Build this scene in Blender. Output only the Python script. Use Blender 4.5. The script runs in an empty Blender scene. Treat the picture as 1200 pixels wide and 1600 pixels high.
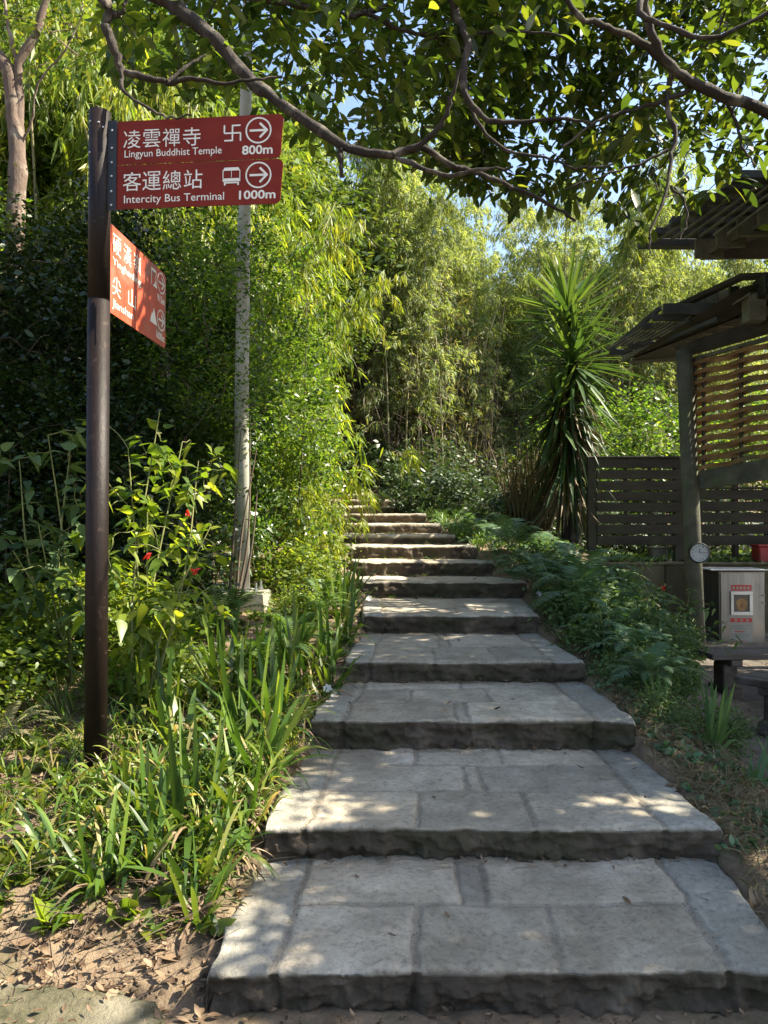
import bpy, math
import numpy as np
from mathutils import Vector, Matrix
sc = bpy.context.scene
C = sc.collection
R = math.radians

# ------------------------------------------------------------------ camera
CAMZ = 1.52; TILT = R(0.99); F = 1155.0
cd = bpy.data.cameras.new('camera'); cam = bpy.data.objects.new('camera', cd); C.objects.link(cam)
cam.location = (0, 0, CAMZ); cam.rotation_euler = (R(90) + TILT, 0, 0)
cd.sensor_fit = 'VERTICAL'; cd.sensor_height = 36.0; cd.lens = 36.0 * F / 1600.0
cd.clip_start = 0.05; cd.clip_end = 1000.0
sc.camera = cam

# ------------------------------------------------------------------ sky and sun
SUN_EL = R(47); SUN_AZ = R(88)            # azimuth measured from +Y towards +X
S = np.array([math.sin(SUN_AZ) * math.cos(SUN_EL), math.cos(SUN_AZ) * math.cos(SUN_EL), math.sin(SUN_EL)])
w = bpy.data.worlds.new('World'); sc.world = w; w.use_nodes = True
nt = w.node_tree; nt.nodes.clear()
sky = nt.nodes.new('ShaderNodeTexSky'); sky.sky_type = 'NISHITA'; sky.sun_disc = False
sky.sun_elevation = SUN_EL; sky.sun_rotation = SUN_AZ
sky.air_density = 1.0; sky.dust_density = 1.6; sky.ozone_density = 1.0
bg = nt.nodes.new('ShaderNodeBackground'); bg.inputs['Strength'].default_value = 0.095
wo = nt.nodes.new('ShaderNodeOutputWorld')
nt.links.new(sky.outputs[0], bg.inputs[0]); nt.links.new(bg.outputs[0], wo.inputs[0])
sl = bpy.data.lights.new('sun', 'SUN'); sun = bpy.data.objects.new('sun', sl); C.objects.link(sun)
sl.energy = 5.0; sl.angle = R(0.53); sl.color = (1.0, 0.91, 0.74)
sun.rotation_euler = Vector(S).to_track_quat('Z', 'Y').to_euler()
vs = sc.view_settings
sc.display_settings.display_device = 'sRGB'
vs.view_transform = 'Standard'; vs.look = 'None'; vs.exposure = 1.95; vs.gamma = 1.0; vs.use_curve_mapping = False
cy = sc.cycles
cy.max_bounces = 7; cy.diffuse_bounces = 4; cy.glossy_bounces = 3; cy.transmission_bounces = 5
cy.transparent_max_bounces = 4; cy.caustics_reflective = False; cy.caustics_refractive = False
cy.sample_clamp_indirect = 6.0
cy.use_denoising = True
try:
    cy.denoiser = 'OPENIMAGEDENOISE'; cy.denoising_input_passes = 'RGB_ALBEDO_NORMAL'; cy.denoising_prefilter = 'ACCURATE'
except Exception:
    pass

rng = np.random.default_rng(7)

# ------------------------------------------------------------------ helpers
def P(px, py, d):
    """pixel of the 1200x1600 photograph and distance along the ground -> world point"""
    a = (px - 600) / F; b = (800 - py) / F
    ct, st = math.cos(TILT), math.sin(TILT)
    v = np.array([a, ct - st * b, st + ct * b])
    return np.array([0, 0, CAMZ]) + v * (d / v[1])

def norm(v):
    v = np.asarray(v, float)
    return v / (np.linalg.norm(v, axis=-1, keepdims=True) + 1e-12)

def tag(o, label=None, cat=None, group=None, kind=None):
    if label: o['label'] = label
    if cat: o['category'] = cat
    if group: o['group'] = group
    if kind: o['kind'] = kind
    return o

def empty(name, loc, label, cat, group=None, rz=0.0):
    o = bpy.data.objects.new(name, None); C.objects.link(o)
    o.location = [float(c) for c in loc]; o.rotation_euler = (0, 0, rz); o.empty_display_size = 0.1
    return tag(o, label, cat, group)

def mesh_obj(name, V, Fc, mats, parent=None, rnd=None, smooth=False, attrs=None, fmat=None, world=True):
    """V (n,3); Fc (m,4) or (m,3) array or list of index lists. world=True: V is in world space, parent is moved/not rotated."""
    V = np.asarray(V, float)
    if parent is not None and world:
        if parent.rotation_euler.z == 0 and parent.parent is None:
            V = V - np.array(parent.location)
        elif parent.parent is not None:
            q = parent; off = np.zeros(3)
            while q is not None:
                off = off + np.array(q.location); q = q.parent
            V = V - off
    me = bpy.data.meshes.new(name)
    if isinstance(Fc, np.ndarray):
        n, k = Fc.shape
        me.vertices.add(len(V)); me.vertices.foreach_set('co', V.astype(np.float32).ravel())
        me.loops.add(n * k); me.loops.foreach_set('vertex_index', Fc.astype(np.int32).ravel())
        me.polygons.add(n)
        me.polygons.foreach_set('loop_start', (np.arange(n) * k).astype(np.int32))
        me.polygons.foreach_set('loop_total', np.full(n, k, np.int32))
        me.update(calc_edges=True)
    else:
        me.from_pydata([tuple(map(float, v)) for v in V], [], [tuple(int(i) for i in f) for f in Fc]); me.update()
    if not isinstance(mats, (list, tuple)): mats = [mats]
    for m in mats: me.materials.append(m)
    if fmat is not None: me.polygons.foreach_set('material_index', np.asarray(fmat, np.int32))
    if rnd is not None:
        a = me.attributes.new('rnd', 'FLOAT', 'FACE'); a.data.foreach_set('value', np.asarray(rnd, np.float32))
    for k_, v_ in (attrs or {}).items():
        a = me.attributes.new(k_, 'FLOAT', 'POINT'); a.data.foreach_set('value', np.asarray(v_, np.float32))
    if smooth: me.polygons.foreach_set('use_smooth', np.ones(len(me.polygons), bool))
    o = bpy.data.objects.new(name, me); C.objects.link(o)
    if parent is not None: o.parent = parent
    return o

class MB:
    """collects pieces into one mesh"""
    def __init__(s): s.V = []; s.F = []; s.n = 0; s.M = []
    def add(s, V, Fl, m=0):
        V = np.asarray(V, float); s.V.append(V)
        for f in Fl: s.F.append([i + s.n for i in f]); s.M.append(m)
        s.n += len(V); return s
    def box(s, c, size, ax=None, m=0, bev=0.0):
        c = np.asarray(c, float); h = np.asarray(size, float) / 2
        A = np.eye(3) if ax is None else np.asarray(ax, float)
        if bev <= 0:
            co = np.array([[x, y, z] for x in (-1, 1) for y in (-1, 1) for z in (-1, 1)], float) * h
            Fl = [[0, 1, 3, 2], [4, 6, 7, 5], [0, 4, 5, 1], [2, 3, 7, 6], [0, 2, 6, 4], [1, 5, 7, 3]]
            return s.add(c + co @ A, Fl, m)
        pts = []; idx = {}
        for sx in (-1, 1):
            for sy in (-1, 1):
                for sz in (-1, 1):
                    for k in range(3):
                        p = np.array([sx, sy, sz]) * h
                        for j in range(3):
                            if j != k: p[j] -= (sx, sy, sz)[j] * bev
                        idx[(sx, sy, sz, k)] = len(pts); pts.append(p)
        Fl = []
        cen = lambda f: np.mean([pts[i] for i in f], axis=0)
        def put(f):
            a, b, d = [pts[i] for i in f[:3]]
            if np.dot(np.cross(b - a, d - a), cen(f)) < 0: f = f[::-1]
            Fl.append(f)
        for k in range(3):
            i, j = [q for q in range(3) if q != k]
            for sk in (-1, 1):
                f = []
                for si, sj in ((-1, -1), (1, -1), (1, 1), (-1, 1)):
                    t = [0, 0, 0]; t[k] = sk; t[i] = si; t[j] = sj
                    f.append(idx[(t[0], t[1], t[2], k)])
                put(f)
        for k in range(3):
            i, j = [q for q in range(3) if q != k]
            for si in (-1, 1):
                for sj in (-1, 1):
                    f = []
                    for sk, kk in ((-1, i), (1, i), (1, j), (-1, j)):
                        t = [0, 0, 0]; t[k] = sk; t[i] = si; t[j] = sj
                        f.append(idx[(t[0], t[1], t[2], kk)])
                    put(f)
        for sx in (-1, 1):
            for sy in (-1, 1):
                for sz in (-1, 1): put([idx[(sx, sy, sz, k)] for k in range(3)])
        return s.add(c + np.array(pts) @ A, Fl, m)
    def beam(s, a, b, wd, ht, m=0, bev=0.0, up=(0, 0, 1)):
        a = np.asarray(a, float); b = np.asarray(b, float)
        d = norm(b - a); sd = norm(np.cross(d, up)); u = np.cross(sd, d)
        return s.box((a + b) / 2, (np.linalg.norm(b - a), wd, ht), np.array([d, sd, u]), m, bev)
    def tube(s, pts, rad, k=8, m=0, cap=True):
        V, Fl = tube_geo(pts, rad, k)
        s.add(V, Fl.tolist(), m)
        if cap:
            n = len(V); s.F.append([i + s.n - n for i in range(k)][::-1]); s.M.append(m)
            s.F.append([i + s.n - k for i in range(k)]); s.M.append(m)
        return s
    def prism(s, poly, o, ux, uy, nrm, th, m=0):
        """polygon (u,v) extruded by th along nrm"""
        o = np.asarray(o, float); q = [o + ux * p[0] + uy * p[1] for p in poly]
        n = len(q); V = q + [p + np.asarray(nrm) * th for p in q]
        Fl = [list(range(n))[::-1], [i + n for i in range(n)]] + [[i, (i + 1) % n, (i + 1) % n + n, i + n] for i in range(n)]
        return s.add(V, Fl, m)
    def build(s, name, mats, parent=None, smooth=False, rnd=None, world=True):
        return mesh_obj(name, np.concatenate(s.V), s.F, mats, parent, fmat=s.M, smooth=smooth, rnd=rnd, world=world)

def tube_geo(pts, rad, k=6):
    pts = np.asarray(pts, float); n = len(pts); rad = np.broadcast_to(np.asarray(rad, float), (n,))
    T = norm(np.gradient(pts, axis=0))
    ref = np.array([0, 0, 1.0]) if abs(T[0][2]) < 0.9 else np.array([1.0, 0, 0])
    N = norm(np.cross(T, ref)); B = np.cross(T, N)
    a = np.arange(k) * 2 * np.pi / k
    V = pts[:, None] + rad[:, None, None] * (np.cos(a)[None, :, None] * N[:, None] + np.sin(a)[None, :, None] * B[:, None])
    i = np.arange(n - 1)[:, None] * k; j = np.arange(k)[None]; j2 = (j + 1) % k
    Fq = np.stack([i + j, i + j2, i + k + j2, i + k + j], -1).reshape(-1, 4)
    return V.reshape(-1, 3), Fq

class TB:
    """many tubes, one mesh"""
    def __init__(s): s.V = []; s.F = []; s.n = 0
    def add(s, pts, rad, k=5):
        V, Fq = tube_geo(pts, rad, k); s.V.append(V); s.F.append(Fq + s.n); s.n += len(V)
    def build(s, name, mat, parent=None, world=True):
        Fq = np.concatenate(s.F)
        return mesh_obj(name, np.concatenate(s.V), Fq, mat, parent, rnd=rng.random(len(Fq)), smooth=True, world=world)

ELLIPSE = [(0, .06), (.18, .62), (.45, 1), (.72, .72), (1, .03)]
LANCE = [(0, .1), (.2, .85), (.5, 1), (1, .02)]
DIAMOND = [(0, .12), (.42, 1), (1, .04)]
HEART = [(0, .5), (.1, .9), (.32, 1), (.65, .6), (1, .03)]
STRAP = [(0, .75), (.2, 1), (.4, 1), (.58, .95), (.75, .75), (.9, .4), (1, .03)]

def leaf_geo(p, d, nn, L, W, prof=DIAMOND, droop=0.0, fold=0.0, rnd=None, curl=0.0):
    """vectorised leaves. p,d,nn (n,3); L,W (n,). returns V,F,rnd(face)"""
    n = len(p); d = norm(d); s_ = norm(np.cross(d, nn)); up = np.cross(s_, d)
    L = np.broadcast_to(np.asarray(L, float), (n,)); W = np.broadcast_to(np.asarray(W, float), (n,))
    droop = np.broadcast_to(np.asarray(droop, float), (n,)); curl = np.broadcast_to(np.asarray(curl, float), (n,))
    rows = []; three = fold != 0
    z = np.array([0, 0, 1.0])
    for t, wv in prof:
        c = p + d * (L * t)[:, None] - z * (droop * L * t * t)[:, None] + up * (curl * L * t * t)[:, None]
        # keep arc length roughly when drooping strongly
        lw = (W * wv / 2)[:, None]
        if three:
            rows += [c - s_ * lw, c - up * lw * fold, c + s_ * lw]
        else:
            rows += [c - s_ * lw, c + s_ * lw]
    V = np.stack(rows, 1)
    k = V.shape[1]; r = len(prof); wd = 3 if three else 2
    f = []
    for i in range(r - 1):
        for j in range(wd - 1):
            a = i * wd + j
            f.append([a, a + 1, a + 1 + wd, a + wd])
    f = np.array(f)
    Fq = (np.arange(n) * k)[:, None, None] + f[None]
    if rnd is None: rnd = rng.random(n)
    return V.reshape(-1, 3), Fq.reshape(-1, 4), np.repeat(rnd, len(f))

class LB:
    def __init__(s): s.V = []; s.F = []; s.R = []; s.n = 0
    def add(s, *a, **k):
        V, Fq, r = leaf_geo(*a, **k); s.V.append(V); s.F.append(Fq + s.n); s.R.append(r); s.n += len(V)
    def build(s, name, mat, parent=None, world=True):
        return mesh_obj(name, np.concatenate(s.V), np.concatenate(s.F), mat, parent, rnd=np.concatenate(s.R), world=world)

def rdir(n, zmin=-1, zmax=1):
    z = rng.uniform(zmin, zmax, n); a = rng.uniform(0, 2 * np.pi, n); r = np.sqrt(1 - z * z)
    return np.stack([r * np.cos(a), r * np.sin(a), z], 1)

def copy_tree(o, loc, rz=0, scale=1.0, label=None, group=None):
    c = o.copy(); C.objects.link(c)
    c.location = [float(q) for q in loc]; c.rotation_euler = (0, 0, rz); c.scale = (scale, scale, scale) if np.isscalar(scale) else scale
    if label: c['label'] = label
    if group: c['group'] = group
    def rec(src, dst):
        for ch in src.children:
            q = ch.copy(); C.objects.link(q); q.parent = dst; rec(ch, q)
    rec(o, c)
    return c

def vnoise(p, seed=0):
    """cheap smooth 3-D value noise, p (...,3)"""
    p = np.asarray(p, float); i = np.floor(p).astype(np.int64); f = p - i; f = f * f * (3 - 2 * f)
    def h(a, b, c):
        q = (a * 374761393 + b * 668265263 + c * 2147483647 + seed * 974711) & 0xffffffff
        q = ((q ^ (q >> 13)) * 1274126177) & 0xffffffff
        return ((q ^ (q >> 16)) & 0xffff) / 65535.0
    r = 0
    for dx in (0, 1):
        for dy in (0, 1):
            for dz in (0, 1):
                wgt = (f[..., 0] if dx else 1 - f[..., 0]) * (f[..., 1] if dy else 1 - f[..., 1]) * (f[..., 2] if dz else 1 - f[..., 2])
                r = r + wgt * h(i[..., 0] + dx, i[..., 1] + dy, i[..., 2] + dz)
    return r

def fbm(p, o=4, seed=0):
    r = 0; a = .5
    for k in range(o): r = r + a * vnoise(np.asarray(p) * 2 ** k, seed + k); a *= .5
    return r / (1 - .5 ** o)

# ------------------------------------------------------------------ materials
def newmat(name):
    m = bpy.data.materials.new(name); m.use_nodes = True
    t = m.node_tree; t.nodes.clear(); return m, t
def N(t, typ, **kw):
    n = t.nodes.new(typ)
    for k, v in kw.items():
        if hasattr(n, k): setattr(n, k, v)
        else: n.inputs[k].default_value = v
    return n
def ramp(t, fac, stops):
    r = t.nodes.new('ShaderNodeValToRGB'); e = r.color_ramp.elements
    while len(e) < len(stops): e.new(0.5)
    for q, (p_, c_) in zip(e, stops): q.position = p_; q.color = (*c_, 1) if len(c_) == 3 else c_
    t.links.new(fac, r.inputs[0]); return r
def g3(v): return (v, v, v)

def leaf_mat(name, cols, trans=0.4, rough=0.45, tmul=1.5, spec=0.5, patch=0.0):
    """cols: ramp stops over the per-leaf random value"""
    m, t = newmat(name)
    a = N(t, 'ShaderNodeAttribute', attribute_name='rnd')
    n = len(cols)
    r = ramp(t, a.outputs['Fac'], [(i / (n - 1) if n > 1 else 0, c) for i, c in enumerate(cols)])
    col = r.outputs[0]
    oi = N(t, 'ShaderNodeObjectInfo')
    hs = N(t, 'ShaderNodeHueSaturation')
    mp = N(t, 'ShaderNodeMapRange'); mp.inputs['To Min'].default_value = .8; mp.inputs['To Max'].default_value = 1.2
    t.links.new(oi.outputs['Random'], mp.inputs[0]); t.links.new(mp.outputs[0], hs.inputs['Value']); t.links.new(col, hs.inputs['Color'])
    col = hs.outputs[0]
    p = N(t, 'ShaderNodeBsdfPrincipled', Roughness=rough); p.inputs['Specular IOR Level'].default_value = spec
    t.links.new(col, p.inputs['Base Color'])
    tr = N(t, 'ShaderNodeBsdfTranslucent')
    mx = N(t, 'ShaderNodeMix', data_type='RGBA', blend_type='MULTIPLY'); mx.inputs[0].default_value = 1
    t.links.new(col, mx.inputs[6]); mx.inputs[7].default_value = (tmul * 1.25, tmul * 1.15, tmul * .45, 1)
    mx.clamp_result = False
    t.links.new(mx.outputs[2], tr.inputs[0])
    s_ = N(t, 'ShaderNodeMixShader'); s_.inputs[0].default_value = trans
    o = N(t, 'ShaderNodeOutputMaterial')
    t.links.new(p.outputs[0], s_.inputs[1]); t.links.new(tr.outputs[0], s_.inputs[2]); t.links.new(s_.outputs[0], o.inputs[0])
    return m

def surf_mat(name, c1, c2, scale=6.0, rough=0.8, bump=0.3, bscale=40.0, c3=None, s3=1.5, metallic=0.0, detail=8, spec=0.4, stretch=None, t3=(.52, .68), dist=0.01):
    """two-tone noise + optional third colour in larger patches + bump"""
    m, t = newmat(name)
    tc = N(t, 'ShaderNodeTexCoord'); vec = tc.outputs['Object']
    if stretch:
        mpn = N(t, 'ShaderNodeMapping'); mpn.inputs['Scale'].default_value = stretch
        t.links.new(vec, mpn.inputs[0]); vec = mpn.outputs[0]
    n1 = N(t, 'ShaderNodeTexNoise', Scale=scale, Detail=detail, Roughness=.65); t.links.new(vec, n1.inputs['Vector'])
    r1 = ramp(t, n1.outputs[0], [(.32, c1), (.68, c2)])
    col = r1.outputs[0]
    if c3:
        n3 = N(t, 'ShaderNodeTexNoise', Scale=s3, Detail=6, Roughness=.6); t.links.new(tc.outputs['Object'], n3.inputs['Vector'])
        r3 = ramp(t, n3.outputs[0], [(t3[0], g3(0)), (t3[1], g3(1))])
        mx = N(t, 'ShaderNodeMix', data_type='RGBA'); t.links.new(r3.outputs[0], mx.inputs[0])
        t.links.new(col, mx.inputs[6]); mx.inputs[7].default_value = (*c3, 1); col = mx.outputs[2]
    p = N(t, 'ShaderNodeBsdfPrincipled', Roughness=rough, Metallic=metallic); p.inputs['Specular IOR Level'].default_value = spec
    t.links.new(col, p.inputs['Base Color'])
    nb = N(t, 'ShaderNodeTexNoise', Scale=bscale, Detail=6, Roughness=.7); t.links.new(vec, nb.inputs['Vector'])
    b = N(t, 'ShaderNodeBump', Strength=bump, Distance=dist); t.links.new(nb.outputs[0], b.inputs['Height'])
    t.links.new(b.outputs[0], p.inputs['Normal'])
    o = N(t, 'ShaderNodeOutputMaterial'); t.links.new(p.outputs[0], o.inputs[0])
    return m

def bark_mat(name, c1, c2, c3=None, sc_=8):
    return surf_mat(name, c1, c2, scale=sc_, rough=.9, bump=1.0, bscale=38, dist=.02, c3=c3, s3=7, stretch=(1, 1, .35))

M = {}
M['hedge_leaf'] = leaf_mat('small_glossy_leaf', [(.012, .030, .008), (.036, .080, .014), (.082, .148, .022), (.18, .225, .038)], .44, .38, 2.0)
M['shade_leaf'] = leaf_mat('shade_toned_glossy_leaf', [(.006, .014, .005), (.014, .032, .008), (.028, .055, .011), (.06, .085, .016)], .2, .33, 1.4)  # shade on the left hedge is put into this darker leaf colour
M['hollow_shade_leaf'] = leaf_mat('shade_toned_bush_leaf', [(.016, .038, .014), (.038, .072, .024), (.07, .11, .035)], .25, .5, 1.3)  # darker copy of the bush leaf, the hollow's shade painted into it
M['dark_leaf'] = leaf_mat('dark_leaf', [(.02, .045, .014), (.05, .095, .022), (.10, .15, .03), (.17, .19, .04)], .35, .4, 1.5)
M['canopy_leaf'] = leaf_mat('broad_leaf', [(.020, .040, .008), (.035, .065, .012), (.055, .09, .015), (.075, .115, .016), (.12, .14, .02)], .45, .36, 2.2)
M['bamboo_leaf'] = leaf_mat('bamboo_leaf', [(.06, .115, .015), (.12, .19, .022), (.21, .26, .03), (.34, .32, .05)], .5, .5, 1.6)
M['bamboo_far'] = leaf_mat('grove_leaf', [(.08, .12, .04), (.14, .195, .065), (.21, .26, .10), (.31, .33, .17)], .5, .6, 1.5)
M['strap_leaf'] = leaf_mat('strap_leaf', [(.025, .06, .010), (.055, .11, .016), (.09, .155, .02), (.14, .18, .03), (.30, .23, .10)], .36, .42, 1.6)
M['fern_leaf'] = leaf_mat('fern_leaf', [(.04, .10, .02), (.08, .16, .03), (.13, .2, .04)], .35, .5, 1.4)
M['fern_cool'] = leaf_mat('shade_fern_leaf', [(.05, .12, .055), (.08, .16, .075), (.12, .19, .09)], .3, .5, 1.2)
M['brown_leaf'] = leaf_mat('dry_leaf', [(.05, .03, .014), (.12, .072, .038), (.19, .125, .07), (.29, .205, .13)], .15, .7, 1.0)
M['olive_dry'] = leaf_mat('dry_bamboo_leaf', [(.07, .055, .03), (.13, .11, .05), (.20, .17, .08), (.12, .14, .04)], .25, .7, 1.1)
M['olive_fern'] = leaf_mat('grey_green_frond', [(.08, .10, .05), (.14, .15, .08), (.22, .18, .11)], .3, .7, 1.2)
M['pale_leaf'] = leaf_mat('lime_leaf', [(.05, .10, .012), (.11, .165, .02), (.20, .23, .03)], .48, .42, 1.9)
M['yucca_leaf'] = leaf_mat('yucca_leaf', [(.025, .065, .02), (.06, .12, .03), (.14, .21, .055)], .3, .5, 1.6)
M['yucca_dry'] = leaf_mat('dry_sword_leaf', [(.10, .07, .03), (.17, .12, .05), (.05, .07, .03)], .1, .7, 1.0)
M['bush_cool'] = leaf_mat('shade_bush_leaf', [(.035, .075, .028), (.085, .15, .05), (.15, .215, .08)], .35, .62, 1.3, .25)
M['white_petal'] = leaf_mat('white_petal', [(.75, .74, .78), (.8, .8, .8)], .3, .6, .6)
M['red_petal'] = leaf_mat('red_petal', [(.6, .02, .015), (.7, .04, .02)], .3, .5, 1.0)
M['bark'] = bark_mat('grey_brown_bark', (.014, .010, .007), (.05, .038, .028), (.15, .13, .10))
M['bark_pale'] = bark_mat('pale_bark', (.09, .06, .045), (.20, .145, .11), (.28, .23, .18))
M['twig'] = surf_mat('twig_bark', (.06, .045, .03), (.14, .10, .07), bump=.2)
M['stem_green'] = surf_mat('green_stem', (.10, .12, .03), (.2, .2, .07), bump=.1)
M['culm'] = surf_mat('bamboo_culm', (.14, .13, .06), (.30, .26, .14), scale=3, bump=.1, c3=(.1, .08, .05), s3=.8, rough=.5)

# ------------------------------------------------------------------ staircase data and terrain
STEPS = [(2.30, .156, -.53, 1.28), (3.03, .292, -.49, 1.36), (4.05, .461, -.40, 1.36), (4.99, .604, -.27, 1.33),
         (6.23, .765, -.17, 1.29), (7.65, .937, -.22, 1.46), (8.40, 1.105, -.34, 1.24), (8.95, 1.262, -.42, 1.13),
         (9.90, 1.385, -.60, .95), (11.3, 1.54, -.75, .88), (12.5, 1.71, -.9, .70), (13.7, 1.87, -1.1, .40),
         (14.9, 2.03, -1.35, .28), (16.1, 2.19, -1.6, -.02)]
SY = np.array([-10, 2.0, 2.6] + [s[0] + .12 for s in STEPS[1:]] + [17.5, 30, 60, 300])
SZ = np.array([0, 0, .13] + [s[1] - .07 for s in STEPS[1:]] + [2.35, 4.2, 9.0, 60.0])
SXL = np.array([[s[0], s[2]] for s in STEPS]); SXR = np.array([[s[0], s[3]] for s in STEPS])
def sprof(y): return np.interp(y, SY, SZ)
def xl_(y): return np.interp(y, SXL[:, 0], SXL[:, 1])
def xr_(y): return np.interp(y, SXR[:, 0], SXR[:, 1])
def sst(a, b, x):
    t = np.clip((x - a) / (b - a), 0, 1); return t * t * (3 - 2 * t)
def ground(x, y):
    x = np.asarray(x, float); y = np.asarray(y, float)
    s = sprof(y); L = xl_(y) - x; Rr = x - xr_(y)
    z = s + .05 * np.clip(L, 0, 3) + .28 * np.clip(L - 2.6, 0, 60)
    near = sst(9.75, 9.55, y)                                     # the yard on the right, in front of the low wall
    k = sst(np.interp(y, [4.2, 6.2], [.08, .4]), np.interp(y, [4.2, 6.2], [1.0, 1.8]), Rr) * near
    yard = .02 + .03 * np.clip(y - 6, 0, 4)
    z = np.where(Rr > 0, z * (1 - k) + yard * k, z)
    bank = (1 - near) * sst(0, .3, Rr)
    z = np.where(Rr > 0, z + bank * np.clip(1.02 - z, -1, 0) * sst(1.2, 2.2, Rr), z)
    hill = sst(16, 34, y) * 0.0
    z = z + hill + .05 * (fbm(np.stack([x * 1.3, y * 1.3, 0 * x], -1), 4, 3) - .5) * sst(-.05, .3, np.maximum(L, Rr))
    ins = np.minimum(np.minimum(-L, -Rr), y - 2.32)               # inside the staircase footprint the earth lies under the blocks
    z = z - .24 * sst(.0, .07, ins) * (y < 17.2)
    z = np.where((y < 2.28), np.minimum(z, .02 + .05 * np.clip(L, 0, 3) + .02 * fbm(np.stack([x * 3, y * 3, 0 * x], -1), 3, 9)), z)
    return z

def gnd(x, y): return float(ground(np.array([x]), np.array([y]))[0])

gx = np.concatenate([-np.geomspace(200, 6, 26), np.arange(-5.9, 6.0, .06), np.geomspace(6, 200, 26)])
gy = np.concatenate([np.array([-60, -20, -8, -3, 0]), np.arange(.6, 9.2, .06), np.arange(9.2, 18, .12), np.geomspace(18, 320, 36)])
GX, GY = np.meshgrid(gx, gy); GZ = ground(GX, GY)
fine = (np.abs(GX) < 6) & (GY < 10) & (GY > .5)
GZ = GZ + np.where(fine, .018 * (fbm(np.stack([GX * 9, GY * 9, GX * 0], -1), 3, 5) - .5), 0)
V = np.stack([GX, GY, GZ], -1).reshape(-1, 3); nx = len(gx); ny = len(gy)
i = np.arange(ny - 1)[:, None] * nx + np.arange(nx - 1)[None]
Fq = np.stack([i, i + 1, i + 1 + nx, i + nx], -1).reshape(-1, 4)
M['soil'] = surf_mat('forest_soil', (.12, .085, .052), (.28, .205, .13), scale=7, bump=.9, bscale=60, rough=.95, c3=(.07, .085, .03), s3=2.2, dist=.02)
M['yard'] = surf_mat('packed_yard_earth', (.07, .058, .046), (.15, .128, .105), scale=5, bump=.7, bscale=70, rough=.95, c3=(.06, .05, .035), s3=1.6)
yardf = ((GX[:-1, :-1] > xr_(GY[:-1, :-1]) + .75) & (GY[:-1, :-1] < 9.6)).ravel()
g = mesh_obj('ground', V, Fq, [M['soil'], M['yard']], fmat=yardf.astype(int), smooth=True); tag(g, kind='structure')

# ------------------------------------------------------------------ stone staircase
def stone_mat():
    m, t = newmat('worn_stone')
    tc = N(t, 'ShaderNodeTexCoord')
    st = N(t, 'ShaderNodeAttribute', attribute_name='stone'); jt = N(t, 'ShaderNodeAttribute', attribute_name='joint')
    rs = N(t, 'ShaderNodeAttribute', attribute_name='riser'); ed = N(t, 'ShaderNodeAttribute', attribute_name='rim')
    n1 = N(t, 'ShaderNodeTexNoise', Scale=5.0, Detail=9, Roughness=.68); t.links.new(tc.outputs['Object'], n1.inputs['Vector'])
    n2 = N(t, 'ShaderNodeTexNoise', Scale=42.0, Detail=8, Roughness=.75); t.links.new(tc.outputs['Object'], n2.inputs['Vector'])
    n3 = N(t, 'ShaderNodeTexNoise', Scale=1.7, Detail=7, Roughness=.62); t.links.new(tc.outputs['Object'], n3.inputs['Vector'])
    def mix(f, a, b, mode='MIX'):
        q = N(t, 'ShaderNodeMix', data_type='RGBA', blend_type=mode)
        if isinstance(f, float): q.inputs[0].default_value = f
        else: t.links.new(f, q.inputs[0])
        for k, v in ((6, a), (7, b)):
            if isinstance(v, tuple): q.inputs[k].default_value = (*v, 1)
            else: t.links.new(v, q.inputs[k])
        return q.outputs[2]
    base = ramp(t, n1.outputs[0], [(.3, (.34, .295, .225)), (.5, (.49, .43, .335)), (.7, (.64, .575, .465))]).outputs[0]
    sv = ramp(t, st.outputs['Fac'], [(0, (.70, .71, .72)), (.35, (.86, .83, .78)), (.65, g3(1.0)), (1, (1.14, 1.10, 1.03))]).outputs[0]
    base = mix(1.0, base, sv, 'MULTIPLY')
    conc = ramp(t, n1.outputs[0], [(.3, (.27, .25, .20)), (.7, (.47, .44, .37))]).outputs[0]
    base = mix(ed.outputs['Fac'], base, conc)
    sp = ramp(t, n2.outputs[0], [(.34, g3(.52)), (.48, g3(1.0)), (.68, g3(1.2))]).outputs[0]
    base = mix(.8, base, sp, 'MULTIPLY')
    dirt = ramp(t, n3.outputs[0], [(.5, g3(0)), (.72, g3(.75))]).outputs[0]
    base = mix(dirt, base, (.24, .205, .15))
    mo = ramp(t, n1.outputs[0], [(.30, (.12, .095, .065)), (.42, (.30, .255, .19)), (.7, (.44, .385, .30))]).outputs[0]
    base = mix(jt.outputs['Fac'], base, mo)
    rc = ramp(t, n1.outputs[0], [(.3, (.036, .026, .017)), (.55, (.095, .072, .05)), (.75, (.21, .165, .12))]).outputs[0]  # dark riser tone: dirt and moss, with the front's shade painted in
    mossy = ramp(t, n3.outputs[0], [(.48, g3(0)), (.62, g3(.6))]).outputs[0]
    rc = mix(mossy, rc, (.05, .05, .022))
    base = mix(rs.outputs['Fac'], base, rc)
    p = N(t, 'ShaderNodeBsdfPrincipled', Roughness=.88); p.inputs['Specular IOR Level'].default_value = .3
    t.links.new(base, p.inputs['Base Color'])
    b1 = N(t, 'ShaderNodeBump', Strength=1.0, Distance=.018); t.links.new(n2.outputs[0], b1.inputs['Height'])
    n4 = N(t, 'ShaderNodeTexNoise', Scale=160.0, Detail=5, Roughness=.7); t.links.new(tc.outputs['Object'], n4.inputs['Vector'])
    b2 = N(t, 'ShaderNodeBump', Strength=.5, Distance=.004); t.links.new(n4.outputs[0], b2.inputs['Height']); t.links.new(b1.outputs[0], b2.inputs['Normal'])
    t.links.new(b2.outputs[0], p.inputs['Normal'])
    o = N(t, 'ShaderNodeOutputMaterial'); t.links.new(p.outputs[0], o.inputs[0]); return m
M['stone'] = stone_mat()

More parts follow.
